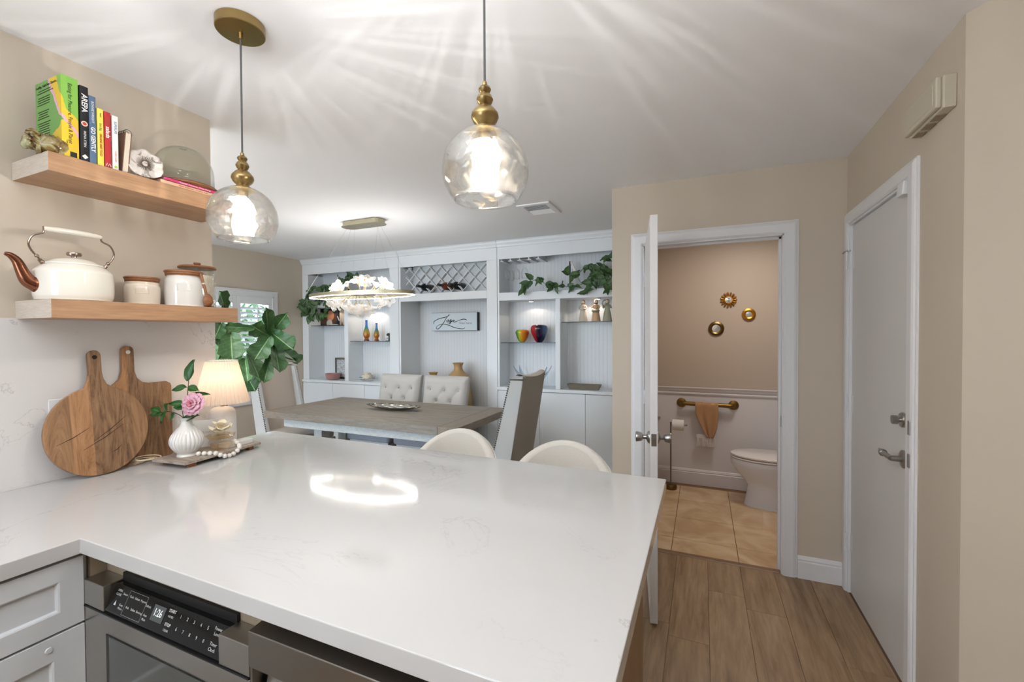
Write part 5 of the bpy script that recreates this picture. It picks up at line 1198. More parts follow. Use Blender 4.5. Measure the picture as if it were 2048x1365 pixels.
b6 = book(0.849, 0.866, 0.190, (236, 232, 226), 'white cookbook with blue spine lettering', [('SUPERLIFE', 0.0105, 0.150, mBl, {'sx': 0.9}), ('DARIN OLIEN', 0.006, 0.05, mRd, {})])
ob('publisher_mark', G().lathe([(0.001, 0.0005), (0.0045, 0.0005), (0.0045, 0)], (-1.862, 0.8575, Z2 + 0.015), 16, axis='x'), mat('lime_dot', (170, 190, 60), 0.5), b6)
# spiral notebook
nb = thing('spiral_notebook', 'spiral bound notebook leaning at the end of the cookbooks', 'notebook', (-1.93, 0.886, Z2), rot=(R(-5), 0, 0))
nbm = mat('brown_cover', (140, 104, 82), 0.5)
ob('notebook_cover', G().box(-0.075, 0.062, -0.0095, -0.0075, 0.001, 0.152).box(-0.075, 0.062, 0.0085, 0.0105, 0.001, 0.152), nbm, nb, local=True)
ob('notebook_pages', G().box(-0.072, 0.060, -0.007, 0.008, 0.003, 0.150), mPage, nb, local=True)
for i in range(8):
    x = 0.056 - i * 0.016; ob('spiral_ring', G().tube([(x, 0.0005 + 0.0125 * cos(a), 0.150 + 0.0135 * sin(a)) for a in [R(-20) + R(220) * k / 12 for k in range(13)]], 0.0009, 5), mBlackM, nb, local=True)
# figurine: ornate glazed creature
fgz = mat('celadon_brown_glaze', (150, 150, 110), 0.2, coat=0.5); base(fgz, ramp(fgz, noise(fgz, coords(fgz), 38, 4, 1.0), [(0.38, (84, 58, 28)), (0.52, (140, 118, 66)), (0.68, (170, 172, 134))]))
fd = thing('glazed_dragon_figurine', 'ornate green and brown glazed dragon figurine at the shelf end', 'figurine', (-1.893, 0.698, Z2), rz=R(-112)); fd.scale = (0.95, 1.35, 1.25)
ob('dragon_body', G().lathe([(max(q.x, .0008), q.y) for q in bez([(0.001, -0.05, 0), (0.014, -0.046, 0), (0.023, -0.03, 0), (0.026, -0.005, 0), (0.020, 0.02, 0), (0.014, 0.035, 0), (0.001, 0.038, 0)], 4)], (0, 0, 0.026), 20, axis='x', rmod=lambda a, z: 1 + 0.05 * sin(a * 8) * sin(z * 300)), fgz, fd, local=True, smooth=True)
g = G()
for k in range(8): g.tube(bez([(0.018, 0.02 * cos(k * .8), 0.03 + 0.018 * sin(k * .8)), (0.035, 0.026 * cos(k * .8 + .3), 0.034 + 0.022 * sin(k * .8 + .3)), (0.05, 0.018 * cos(k * .8 + .6), 0.03 + 0.02 * sin(k * .8 + .6))], 4), [0.0035] * 6 + [0.0025] * 3, 6)
ob('mane', g, fgz, fd, local=True, smooth=True)
ob('dragon_head', G().sphere((0.045, 0, 0.026), 0.016, 8, 1.1).sphere((0.052, 0, 0.018), 0.012, 6), fgz, fd, local=True, smooth=True)
for x, y in ((-0.03, .014), (-0.03, -.014), (0.022, .014), (0.022, -.014)): ob('leg', G().tube([(x, y, 0), (x, y, 0.018)], [0.008, 0.007], 8), fgz, fd, local=True, smooth=True)
g = G()
for k in range(9): x = -0.045 + k * 0.011; g.sphere((x, 0, 0.052 - abs(k - 4) * 0.0012), 0.0045, 4)
ob('crest', g, fgz, fd, local=True, smooth=True)
ob('tail', G().tube(bez([(-0.045, 0, 0.03), (-0.055, 0, 0.05), (-0.04, 0.004, 0.06), (-0.03, 0, 0.052)], 4), [0.006] * 4 + [0.005] * 5 + [0.002] * 4, 8), fgz, fd, local=True, smooth=True)
# carved flower
mWash = mat('whitewashed_carving', (220, 212, 202), 0.7); base(mWash, ramp(mWash, noise(mWash, coords(mWash), 30, 4, 1.0), [(0.36, (110, 92, 80)), (0.46, (220, 212, 204)), (0.7, (236, 230, 224))]))
fw_ = thing('carved_flower', 'whitewashed carved wooden flower leaning beside the glass dome', 'ornament', (-1.868, 0.948, Z2), rot=(0, R(-14), R(-12)))
for k in range(6):
    a = R(90) + 2 * pi * k / 6
    def pf_(u, v, a=a, k=k):
        w = 0.034 * sin(pi * min(1, v * 0.92 + 0.06)) ** 0.6; r_ = 0.012 + 0.043 * v
        px_, pz_ = (u - .5) * 2 * w, r_
        return (0.006 + 0.014 * v * v + 0.004 * (k % 2) - 0.008 * (2 * u - 1) ** 2 * v, px_ * cos(a) * -1 * -1 * 0 + (px_ * -sin(a) + pz_ * cos(a)), 0.057 + (px_ * cos(a) + pz_ * sin(a)))
    ob('petal', G().grid(pf_, 8, 8), mWash, fw_, local=True, smooth=True, solid=0.005)
g = G()
for k in range(30):
    a = 2 * pi * k / 30; g.tube([(0.014, 0.009 * cos(a), 0.057 + 0.009 * sin(a)), (0.018, 0.027 * cos(a), 0.057 + 0.027 * sin(a))], [0.0011, 0.0007], 4)
ob('carved_rays', g, mat('dark_carving_line', (110, 92, 78), 0.8), fw_, local=True)
ob('flower_centre', G().lathe([(0.001, 0.02), (0.008, 0.019), (0.010, 0.014)], (0, 0, 0.057), 16, axis='x'), mWash, fw_, local=True, smooth=True)
# flat books
for z0, z1, rgb, lab, tx, y0, y1, x1 in ((0, 0.0145, (222, 184, 152), 'peach paperback lying flat at the bottom under the glass dome', 'Hazel Robinson   Healthy Guilt', 0.985, 1.215, -1.845), (0.015, 0.0275, (214, 66, 118), 'pink paperback lying flat on top of the peach one', 'Essential Tomatoes, Onion Planes', 0.998, 1.22, -1.848)):
    t = thing('flat_cookbook', lab, 'book', ((-2.0 + x1) / 2, 1.1, Z2 + z0), group='paperbacks lying under the glass dome')
    m = mat('paperback_cover', rgb, 0.45)
    ob('cover', G().box(x1 - 0.15, x1, y0, y1, Z2 + z0, Z2 + z0 + 0.0012).box(x1 - 0.15, x1, y0, y1, Z2 + z1 - 0.0012, Z2 + z1).box(x1 - 0.002, x1, y0, y1, Z2 + z0, Z2 + z1), m, t)
    ob('pages', G().box(x1 - 0.148, x1 - 0.002, y0 + 0.002, y1 - 0.002, Z2 + z0 + 0.0012, Z2 + z1 - 0.0012), mPage, t)
    text(tx, 0.0085, (x1 + 0.0004, (y0 + y1) / 2, Z2 + (z0 + z1) / 2), (0, 1, 0), (0, 0, 1), mWt if z0 else mRd, t, 'spine_lettering', 'CENTER')
# glass dome on board
dm = thing('cake_dome', 'clear glass cake dome on a round wooden board atop the flat books', 'cake dome', (-1.955, 1.128, Z2 + 0.028))
ob('wooden_board', G().lathe([(0.001, 0.0), (0.112, 0.0), (0.119, 0.005), (0.119, 0.011), (0.114, 0.015), (0.001, 0.015)], n=48), mLidW, dm, local=True, smooth=True)
pdm = [(0.104, 0.016)] + [(0.104 * cos(a) ** 0.75 if a < 1.56 else 0.003, 0.060 + 0.108 * sin(a)) for a in [R(90) * k / 14 for k in range(0, 15)]]
ob('glass_dome', G().open_lathe(pdm, n=48), mSmoke, dm, local=True, smooth=True, solid=0.0025)
ob('dome_knob', G().lathe([(0.006, 0.168), (0.005, 0.172), (0.012, 0.180), (0.014, 0.188), (0.009, 0.196), (0.001, 0.198)], n=20), mGlass, dm, local=True, smooth=True)
# ---- kettle
Z1 = 1.5675
kt = thing('enamel_kettle', 'cream enamel kettle with copper spout on the lower shelf', 'kettle', (-1.957, 0.780, Z1))
kp = bez([(0.001, 0, 0), (0.085, 0.0, 0), (0.097, 0.008, 0), (0.1005, 0.03, 0), (0.1005, 0.085, 0), (0.099, 0.098, 0), (0.086, 0.112, 0), (0.075, 0.121, 0)], 4)
ob('kettle_body', G().lathe([(q.x, q.y) for q in kp], n=56), mEnamel, kt, local=True, smooth=True)
ob('kettle_lid', G().lathe([(0.076, 0.121), (0.075, 0.125), (0.058, 0.136), (0.034, 0.145), (0.001, 0.150)], n=48), mEnamel, kt, local=True, smooth=True)
ob('lid_knob', G().lathe([(0.001, 0.149), (0.007, 0.149), (0.007, 0.153), (0.018, 0.155), (0.020, 0.160), (0.018, 0.166), (0.001, 0.168)], n=28), mChromeD, kt, local=True, smooth=True)
ob('spout', G().tube(bez([(0, -0.094, 0.050), (0, -0.112, 0.060), (0, -0.124, 0.085), (0, -0.136, 0.118), (0, -0.150, 0.134), (0, -0.162, 0.138)], 5), [0.025 - 0.0195 * (i / 25) ** 0.85 for i in range(26)], 20), mCopper, kt, local=True, smooth=True)
ob('spout_collar', G().lathe([(0.026, -0.090), (0.027, -0.098), (0.024, -0.102)], (0, 0, 0.050), 24, axis='y'), mCopper, kt, local=True, smooth=True)
for s in (-1, 1):
    ob('handle_wire', G().tube(bez([(0, s * 0.078, 0.118), (0, s * 0.088, 0.136), (0, s * 0.104, 0.158), (0, s * 0.110, 0.180), (0, s * 0.100, 0.205), (0, s * 0.080, 0.216), (0, s * 0.074, 0.222), (0, s * 0.074, 0.240)], 5), 0.003, 8), mChromeD, kt, local=True, smooth=True)
    ob('handle_bracket', G().tube([(0, s * 0.072, 0.108), (0, s * 0.086, 0.132)], 0.006, 8).sphere((0, s * 0.092, 0.142), 0.006, 5).sphere((0, s * 0.080, 0.124), 0.007, 5), mChromeD, kt, local=True, smooth=True)
ob('handle_grip', G().tube([(0, -0.074, 0.233), (0, -0.04, 0.2345), (0, 0, 0.235), (0, 0.04, 0.2345), (0, 0.074, 0.233)], [0.007, 0.0095, 0.010, 0.0095, 0.007], 14), mEnamel, kt, local=True, smooth=True)
# ---- canisters
def canister(y, x, r, h, neck, lab, m):
    t = thing('ceramic_canister', lab, 'canister', (x, y, Z1), group=None)
    pf2 = bez([(0.001, 0, 0), (r * .93, 0.0, 0), (r * 0.97, 0.006, 0), (r, h * 0.45, 0), (r, h * 0.80, 0), (r * .93, h * 0.93, 0), (r * neck, h, 0), (r * neck, h + 0.004, 0)], 4)
    ob('canister_body', G().lathe([(q.x, q.y) for q in pf2], n=44), m, t, local=True, smooth=True)
    ob('wooden_lid', G().lathe([(0.001, h + .004), (r * .92, h + 0.004), (r * .93, h + 0.007), (r * .90, h + 0.008), (r * .94, h + 0.010), (r * .95, h + 0.016), (r * .99, h + 0.018), (r * .99, h + 0.022), (r * .97, h + 0.024), (0.001, h + 0.024)], n=44), mLidW, t, local=True, smooth=True)
    a0 = math.atan2(-y, -x) # faces camera
    cc = V((cos(a0 + .0), sin(a0), 0))
    w_, hh = r * 0.34, h * 0.11; zc_ = h * 0.62; pts = []
    for k, (u, v) in enumerate([(-1, -1), (1, -1), (1, 1), (-1, 1)]): a = a0 + u * w_ / r; pts.append((cos(a) * (r + 0.0006), sin(a) * (r + .0006), zc_ + v * hh))
    pts = [pts[0], ((pts[0][0] + pts[1][0]) / 2 * 1.05, (pts[0][1] + pts[1][1]) / 2 * 1.05, pts[0][2]), pts[1], pts[2], ((pts[2][0] + pts[3][0]) / 2 * 1.05, (pts[2][1] + pts[3][1]) / 2 * 1.05, pts[2][2]), pts[3]]
    ob('embossed_label', G().tube(pts, 0.0012, 6, closed=True), m, t, local=True, smooth=True)
    return t
canister(0.980, -1.965, 0.0555, 0.082, 0.93, 'shortest warm white ceramic canister with wooden lid, next to the kettle', mCeramicG)
c2 = canister(1.105, -1.925, 0.066, 0.118, 0.86, 'front white ceramic canister with wooden spoon tied to its side', mCeramic)
# spoon
ob('string_loop', G().tube([(0.058, 0.040, 0.088), (0.052, 0.052, 0.090), (0.044, 0.058, 0.086)], 0.0015, 5), mFringe, c2, local=True)
sp_ = thing('wooden_spoon', 'small wooden spoon tied with string on the white canister', 'spoon', (-1.866, 1.152, Z1)); sp_.scale = (1.15, 1.3, 1.08)
ob('spoon_handle', G().tube([(-0.004, -0.012, 0.125), (-0.001, -0.006, 0.09), (0.002, 0.002, 0.045)], [0.005, 0.0042, 0.004], 8), mLidW, sp_, local=True, smooth=True)
ob('spoon_bowl', G().lathe([(0.001, -0.026), (0.010, -0.022), (0.0155, -0.008), (0.0135, 0.010), (0.005, 0.022), (0.001, 0.024)], (0.003, 0.006, 0.027), 18, sx=0.55), mLidW, sp_, local=True, smooth=True)
ob('string_knot', G().sphere((0.0, -0.006, 0.088), 0.0045, 5).tube([(0, -0.014, 0.086), (0, 0.004, 0.090)], 0.0016, 5), mFringe, sp_, local=True, smooth=True)
# glass jar
gj = thing('glass_jar', 'tall dimpled glass jar with flat wooden lid behind the canisters', 'jar', (-2.002, 1.203, Z1)); gj.scale = (0.92, 0.92, 1)
ob('jar_body', G().open_lathe([(0.001, 0.002), (0.066, 0.002), (0.070, 0.008), (0.070, 0.165), (0.067, 0.170), (0.064, 0.170), (0.066, 0.012), (0.001, 0.008)], n=44), mDimple, gj, local=True, smooth=True)
ob('jar_contents', G().lathe([(0.001, 0.010), (0.0645, 0.010), (0.0645, 0.14), (0.001, 0.146)], n=32), mat('white_flour', (226, 216, 202), 0.9), gj, local=True, smooth=True)
ob('wooden_lid', G().lathe([(0.001, 0.171), (0.074, 0.171), (0.076, 0.174), (0.074, 0.180), (0.001, 0.182)], n=44), mLidW, gj, local=True, smooth=True)
ob('lid_knob', G().lathe([(0.010, 0.181), (0.009, 0.186), (0.015, 0.192), (0.014, 0.197), (0.001, 0.199)], n=20), mLidW, gj, local=True, smooth=True)

# ================================================================ COUNTER ITEMS
# outlet
ol = thing('outlet_plate', 'white outlet plate on the backsplash behind the round board', 'outlet', (-2.061, 0.78, 1.14))
ob('cover_plate', G().box(-2.062, -2.057, 0.745, 0.865, 1.125, 1.232), mTrim, ol, bev=0.002); ob('receptacle', G().box(-2.057, -2.0555, 0.765, 0.845, 1.15, 1.21), mTrim, ol, bev=0.001)
# round board
def board_outline(hw, neck_w, z_top, zc, rz2, n=40, tip=0.017):
    pass
rb = thing('round_cutting_board', 'round mango wood cutting board with handle leaning on the backsplash', 'cutting board', (-1.992, 0.857, CT), rot=(0, R(-6.5), 0))
def outline_round():
    zc_, r = 0.160, 0.156; P = []
    for i in range(61):
        a = R(90 + 13) + R(334) * i / 60; P.append((r * 0.955 * cos(a), zc_ + r * 1.02 * sin(a)))
    # handle: from right side of gap up to the top and down
    right = [(0.030, 0.325), (0.022, 0.345), (0.0185, 0.37), (0.0185, 0.425)]
    P = P[:-1]
    top = [(0.0185 * cos(a), 0.432 + 0.0185 * sin(a)) for a in [R(180) * k / 8 for k in range(9)]]
    return P, right, top
P, rg, tp_ = outline_round()
poly = P + rg + top_ if False else P + rg + tp_ + [(-x, z) for x, z in rg[::-1]]
# hole in handle: ring approach
def board_geo(poly, x0, x1): return G().prism([(y, z) for y, z in poly], x0, x1, 'x')
ob('board', board_geo(poly, 0.0, 0.017), mMango, rb, local=True, bev=0.002)
ob('hanging_hole', G().lathe([(0.001, 0.0176), (0.0075, 0.0176), (0.0075, 0.0172)], (0, 0.0, 0.425), 18, axis='x'), mat('hole_dark', (34, 26, 22), 0.8), rb, local=True)
g = G()
for a, b in (((-0.12, 0.13), (-0.03, 0.175)), ((-0.05, 0.10), (0.07, 0.17)), ((-0.02, 0.125), (0.08, 0.20)), ((0.03, 0.075), (0.06, 0.095))):
    g.tube([(0.0172, a[0], a[1]), (0.0174, (a[0] + b[0]) / 2, (a[1] + b[1]) / 2 - 0.004), (0.0172, b[0], b[1])], [0.0005, 0.0012, 0.0004], 4)
ob('wood_cracks', g, mat('crack_dark', (52, 34, 22), 0.9), rb, local=True)
rc = thing('rectangular_cutting_board', 'rectangular mango wood cutting board with handle behind the round one', 'cutting board', (-2.048, 0.985, CT), rot=(0, R(-1.2), 0))
hx = -0.018
poly = [(-0.135, 0.012), (-0.123, 0.0), (0.118, 0.0), (0.130, 0.012), (0.130, 0.292), (0.126, 0.304), (0.112, 0.312), (0.05, 0.312), (hx + 0.045, 0.318), (hx + 0.028, 0.335), (hx + 0.020, 0.365), (hx + 0.0195, 0.435)] + \
       [(hx + 0.0195 * cos(a), 0.442 + 0.0195 * sin(a)) for a in [R(180) * k / 8 for k in range(1, 8)]] + [(hx - 0.0195, 0.435), (hx - 0.020, 0.365), (hx - 0.028, 0.335), (hx - 0.045, 0.318), (-0.07, 0.312), (-0.117, 0.312), (-0.131, 0.304), (-0.135, 0.292)]
ob('board', board_geo(poly, 0.0, 0.016), mMango, rc, local=True, bev=0.002)
ob('hanging_hole', G().lathe([(0.001, 0.0166), (0.0075, 0.0166), (0.0075, 0.0162)], (0, hx, 0.438), 18, axis='x'), mCeramic, rc, local=True)
# power cord coil
cg = G(); rr = random.Random(4)
for k in range(5):
    pts = [(-2.03 + (0.018 + 0.006 * k) * cos(a) * 0.8 + 0.01 * k, 0.985 + 0.03 * (1 + 0.1 * k) * sin(a) + 0.004 * k, CT + 0.004 + 0.005 * k + 0.004 * sin(a + k)) for a in [2 * pi * i / 24 + k for i in range(24)]]
    cg.tube(pts, 0.0022, 6, closed=True)
cg.tube(bez([(-1.99, 1.03, CT + .012), (-1.99, 1.10, CT + .008), (-2.02, 1.20, CT + .004), (-2.02, 1.26, CT + .003)], 6), 0.0022, 6)
o = ob('lamp_cord', cg, mat('clear_cord', (214, 194, 164), 0.3), smooth=True); tag(o, 'coiled pale power cord beside the cutting boards', 'cord')
# tray (rotated plank with feet): corners from the photo
ta, tb_ = V((-1.768, 1.008, 0)), V((-1.801, 1.330, 0)); ud = (tb_ - ta).normalized(); vd = V((-ud.y, ud.x, 0));
if vd.x > 0: vd = -vd
tr = thing('wooden_tray', 'narrow washed wooden riser tray on the counter', 'tray', (-1.85, 1.17, CT))
def tp3(s, w_, z): q = ta + ud * s + vd * w_; return V((q.x, q.y, z))
tw_ = 0.175; tl = 0.335
for k in range(3):
    a, b = tw_ * k / 3 + .0005, tw_ * (k + 1) / 3 - .0005; z0, z1 = 0.966, 0.976
    ob('tray_plank', G().hexa([tp3(0, b, z0), tp3(0, a, z0), tp3(tl, a, z0), tp3(tl, b, z0), tp3(0, b, z1), tp3(0, a, z1), tp3(tl, a, z1), tp3(tl, b, z1)]), mTrayW, tr, bev=0.001)
for s in (0.03, tl - 0.05):
    for w_ in (0.012, tw_ - 0.035):
        q = tp3(s, w_, CT); ob('tray_foot', G().hexa([tp3(s, w_ + .022, CT), tp3(s, w_, CT), tp3(s + .022, w_, CT), tp3(s + .022, w_ + .022, CT), tp3(s, w_ + .022, .966), tp3(s, w_, .966), tp3(s + .022, w_, .966), tp3(s + .022, w_ + .022, .966)]), mLidW, tr)
TZ = 0.976
# ribbed vase
vs_ = thing('ribbed_vase', 'white ribbed ceramic vase at the near end of the wooden tray', 'vase', (-1.872, 1.075, TZ))
SV = 0.93
vp = bez([(0.001, 0.0, 0), (0.034, 0.0, 0), (0.037, 0.004, 0), (0.035, 0.012, 0), (0.046, 0.026, 0), (0.060, 0.055, 0), (0.058, 0.082, 0), (0.040, 0.112, 0), (0.025, 0.130, 0), (0.0215, 0.146, 0), (0.027, 0.160, 0), (0.031, 0.163, 0), (0.027, 0.163, 0), (0.019, 0.150, 0), (0.017, 0.13, 0)], 4)
ob('vase_body', G().lathe([(max(q.x * SV, .0008), q.y * SV) for q in vp], n=96, rmod=lambda a, z: 1 + (0.075 * (abs(sin(a * 12)) ** 0.7 - 0.7)) * (1 if 0.02 < z < 0.105 else 0) * min(1, max(0, (z - .02) * 60)) * min(1, max(0, (.105 - z) * 50))), mCeramic, vs_, local=True, smooth=True)
# camellia sprig in the vase
sprig = thing('camellia_sprig', 'leafy camellia sprig with one pink bloom in the ribbed vase', 'flower', (-1.872, 1.075, TZ + 0.10))
VB = V((-1.872, 1.075, TZ + 0.145))
RD = V((cos(yaw), sin(yaw), 0)); UPV = V((0, 0, 1))
def sv(rx, z, back=0.0): return VB + RD * rx + UPV * z + V((fwd.x, fwd.y, 0)) * back   # plane roughly facing the room
for pts in ([sv(0, -.05), sv(0.003, 0.02), sv(0.006, 0.09), sv(0.010, 0.135), sv(0.012, 0.16)], [sv(-0.002, -.05), sv(-0.01, 0.0), sv(-0.04, 0.022), sv(-0.075, 0.03), sv(-0.10, 0.026)], [sv(0.0, -.03), sv(0.004, 0.02), sv(0.02, 0.045)], [sv(-.01, 0.0), sv(-.015, .03), sv(-0.01, .05)]):
    ob('stem', G().tube(bez(pts, 5), 0.0016, 6), mBark, sprig, smooth=True)
lme = [mesh_of(leaf_geo(1, 1, 'l', 6, 10, b_, 0.1, s), mCam, 'camellia_leaf') for s, b_ in ((1, 0.12), (2, 0.25))]
LV = [((0.012, .150), (0.030, .235), .032), ((0.006, .125), (-0.055, .118), .022), ((0.012, .125), (0.062, .115), .022), ((0.012, .085), (0.085, .105), .020), ((0.0, .06), (-0.065, .062), .020), ((-0.005, .05), (-0.04, .05), .024),
      ((-0.045, .024), (-0.065, -.005), .018), ((-0.075, .03), (-0.105, -.012), .020), ((-0.08, .035), (-0.062, .065), .024), ((-0.10, .028), (-0.145, .045), .022), ((-0.09, .02), (-0.14, .018), .018), ((0.0, .0), (0.052, .022), .030), ((-0.012, .0), (0.03, .004), .022), ((0.0, .04), (-0.03, .06), .018)]
for i, (a, b, w_) in enumerate(LV):
    place_leaf(lme[i % 2], sv(*a), sv(b[0], b[1], -0.008 * (i % 3)), w_ * 1.35, V((0.3, -0.8, 0.4 + 0.1 * (i % 4))), sprig)
bc = sv(0.048, 0.062, -0.02); mPink = mat('pink_petal', (226, 170, 186), 0.6, sss=0.1); mPinkD = mat('deep_pink_petal', (206, 120, 140), 0.6)
fn = V((0.35, -0.9, 0.25)).normalized(); ex = fn.cross(UPV).normalized(); ey = ex.cross(fn)
bloom_r = random.Random(9)
bl_ = G()
for ring, (n_, r0_, r1_, lift_, sz_) in enumerate(((9, 0.014, 0.046, 0.0, 0.028), (8, 0.010, 0.036, 0.008, 0.023), (7, 0.006, 0.022, 0.014, 0.017), (6, 0.002, 0.012, 0.018, 0.012))):
    for k in range(n_):
        a = 2 * pi * k / n_ + ring * 0.4 + bloom_r.uniform(-.1, .1); d = ex * cos(a) + ey * sin(a); s_ = fn.cross(d)
        def pt(u, v, d=d, s_=s_, r0_=r0_, r1_=r1_, lift_=lift_, sz_=sz_, ph=bloom_r.uniform(0, 6)):
            wv = sz_ * sin(pi * (0.12 + 0.8 * v)) ** 0.6; return bc + d * (r0_ + (r1_ - r0_) * v) + s_ * (u - .5) * wv * 1.3 + fn * (lift_ + 0.010 * sin(v * 2.2) + 0.003 * sin(u * 9 + ph) * v)
        ob('petal', G().grid(pt, 5, 4), mPinkD if ring == 3 else mPink, sprig, smooth=True, solid=0.0008)
# lamp
lp = thing('table_lamp', 'white table lamp with glowing pleated shade at the end of the counter', 'lamp', (-1.968, 1.279, CT))
ob('lamp_base', G().lathe([(max(q.x, .0008), q.y) for q in bez([(0.001, 0, 0), (0.050, 0.0, 0), (0.053, 0.004, 0), (0.0535, 0.08, 0), (0.0515, 0.15, 0), (0.044, 0.172, 0), (0.025, 0.182, 0), (0.001, 0.185, 0)], 4)], n=44), mat('matt_white_ceramic', (228, 222, 214), 0.45), lp, local=True, smooth=True)
ob('lamp_neck', G().tube([(0, 0, 0.18), (0, 0, 0.27)], 0.007, 10), mBrass, lp, local=True, smooth=True)
def shade_mat():
    m = bpy.data.materials.new('pleated_shade_fabric'); m.use_nodes = True; N, L = nt(m); b = N['Principled BSDF']; b.inputs['Base Color'].default_value = lin((240, 228, 216)); b.inputs['Roughness'].default_value = 0.9
    t = N.new('ShaderNodeBsdfTranslucent'); t.inputs[0].default_value = lin((250, 230, 208)); mx = N.new('ShaderNodeMixShader'); mx.inputs[0].default_value = 0.55
    L.new(b.outputs[0], mx.inputs[1]); L.new(t.outputs[0], mx.inputs[2]); L.new(mx.outputs[0], N['Material Output'].inputs[0]); return m
npl_ = 38
ob('pleated_shade', G().open_lathe([(0.105 - 0.045 * v, 0.202 + 0.185 * v) for v in [k / 8 for k in range(9)]], n=npl_ * 6, rmod=lambda a, z: 1 + 0.034 * sin(a * npl_)), shade_mat(), lp, local=True, smooth=True)
ob('shade_rim', G().tube([(0.060 * (1 + 0.03 * sin(a * 38)) * cos(a), 0.060 * (1 + .03 * sin(a * 38)) * sin(a), 0.388 + 0.0012 * sin(a * 38)) for a in [2 * pi * i / 184 for i in range(184)]], 0.0022, 5, closed=True), mCeramic, lp, local=True, smooth=True)
ob('lamp_bulb', G().sphere((0, 0, 0.285), 0.022, 8), emit('warm_bulb_glow', (255, 226, 190), 3), lp, local=True, smooth=True)
light('table_lamp_light', 'POINT', (-1.968, 1.279, CT + 0.30), 0.55, (1.0, 0.89, 0.77), 0.03)
# reed/flower diffuser
df = thing('flower_diffuser', 'clear glass diffuser bottle topped with a cream paper flower', 'diffuser', (-1.848, 1.195, TZ)); df.scale = (1.22, 1.22, 1.22)
ob('bottle', G().lathe([(max(q.x, .0008), q.y) for q in bez([(0.001, 0.0, 0), (0.022, 0.0, 0), (0.034, 0.010, 0), (0.037, 0.024, 0), (0.030, 0.040, 0), (0.014, 0.050, 0), (0.011, 0.058, 0), (0.013, 0.062, 0)], 4)], n=36), mGlass, df, local=True, smooth=True)
ob('scented_oil', G().lathe([(0.001, 0.003), (0.022, 0.003), (0.031, 0.012), (0.033, 0.020), (0.001, 0.0205)], n=30), glassm('amber_oil', (250, 240, 224), 0.2), df, local=True, smooth=True)
mPaper = mat('cream_paper_petal', (240, 228, 200), 0.8)
for k in range(5):
    a = 2 * pi * k / 5 + .3
    ob('petal', G().grid(lambda u, v, a=a: (cos(a) * 0.036 * v - sin(a) * (u - .5) * 0.038 * sin(pi * (.15 + .75 * v)), sin(a) * 0.036 * v + cos(a) * (u - .5) * 0.038 * sin(pi * (.15 + .75 * v)), 0.066 + 0.014 * v * v + 0.004 * sin(u * 8 + k)), 6, 5), mPaper, df, local=True, smooth=True, solid=0.0012)
for k in range(4):
    a = 2 * pi * k / 4 + .8
    ob('petal', G().grid(lambda u, v, a=a: (cos(a) * 0.026 * v - sin(a) * (u - .5) * 0.03 * sin(pi * (.15 + .75 * v)), sin(a) * 0.026 * v + cos(a) * (u - .5) * 0.03 * sin(pi * (.15 + .75 * v)), 0.080 + 0.016 * v), 6, 5), mPaper, df, local=True, smooth=True, solid=0.0012)
ob('fabric_collar', G().open_lathe([(0.012, 0.052), (0.036, 0.040), (0.043, 0.050)], n=40, rmod=lambda a, z: 1 + 0.08 * sin(a * 6)), glassm('sheer_fabric', (250, 240, 220), 0.2), df, local=True, smooth=True)
# wooden bead garland
bd = thing('bead_garland', 'string of white wooden beads hanging over the tray edge', 'bead garland', tuple(tp3(0.16, 0.02, TZ)))
GP = bez([tp3(0.085, 0.045, TZ + .009), tp3(0.10, 0.014, TZ + .009), tp3(0.122, -0.003, TZ + .004), tp3(0.142, -0.011, TZ - .010), tp3(0.17, -0.012, TZ - .016), tp3(0.20, -0.0115, TZ - .010), tp3(0.222, -0.006, TZ + .004), tp3(0.235, 0.012, TZ + .010), tp3(0.238, 0.032, TZ + .0205), tp3(0.245, 0.055, TZ + .024)], 10)
acc = 0; last = None; sz_b = 0.0092; cnt = 0; strp = []
for q in GP:
    if last is None or (q - last).length >= sz_b * 1.95:
        ob('bead', G().sphere(q, sz_b, 7), mat('white_bead', (232, 226, 218), 0.5) if cnt == 0 else bpy.data.materials['white_bead'], bd, smooth=True); last = q.copy(); cnt += 1; strp.append(q)
ob('string', G().tube(strp, 0.001, 4), mFringe, bd)
wb = thing('white_box', 'small white wooden box at the far end of the tray', 'box', tuple(tp3(0.25, 0.05, TZ)))
wA = [tp3(0.20, 0.085, 0), tp3(0.20, 0.035, 0), tp3(0.315, 0.025, 0), tp3(0.315, 0.075, 0)]
ob('box_body', G().hexa([V((p.x, p.y, TZ)) for p in wA] + [V((p.x, p.y, TZ + 0.019)) for p in wA]), mCeramic, wb, bev=0.002)
# small card
cd = thing('greeting_card', 'white card with faint lettering standing behind the ribbed vase', 'card', tuple(tp3(0.10, 0.13, TZ)))
ca_, cb2 = V((-1.985, 1.135, TZ)), V((-1.915, 1.225, TZ))
cn_ = (cb2 - ca_).normalized().cross(UPV) * 0.0025
ob('card_body', G().hexa([ca_, cb2, cb2 - cn_, ca_ - cn_] + [p + V((0, 0, 0.115)) for p in (ca_, cb2, cb2 - cn_, ca_ - cn_)]), mCeramic, cd)
mTan = mat('tan_print', (176, 160, 140), 0.6)
for i, s_ in enumerate(("LET'S HAVE", '& WINE')): text(s_, 0.013, (ca_ + cb2) / 2 + V((0, 0, 0.062 - i * 0.018)) + cn_ * 0.1 + (cb2 - ca_).normalized() * 0.012, (cb2 - ca_), UPV, mTan, cd, 'card_lettering', 'CENTER')

# ================================================================ BATHROOM
BYw = 4.529
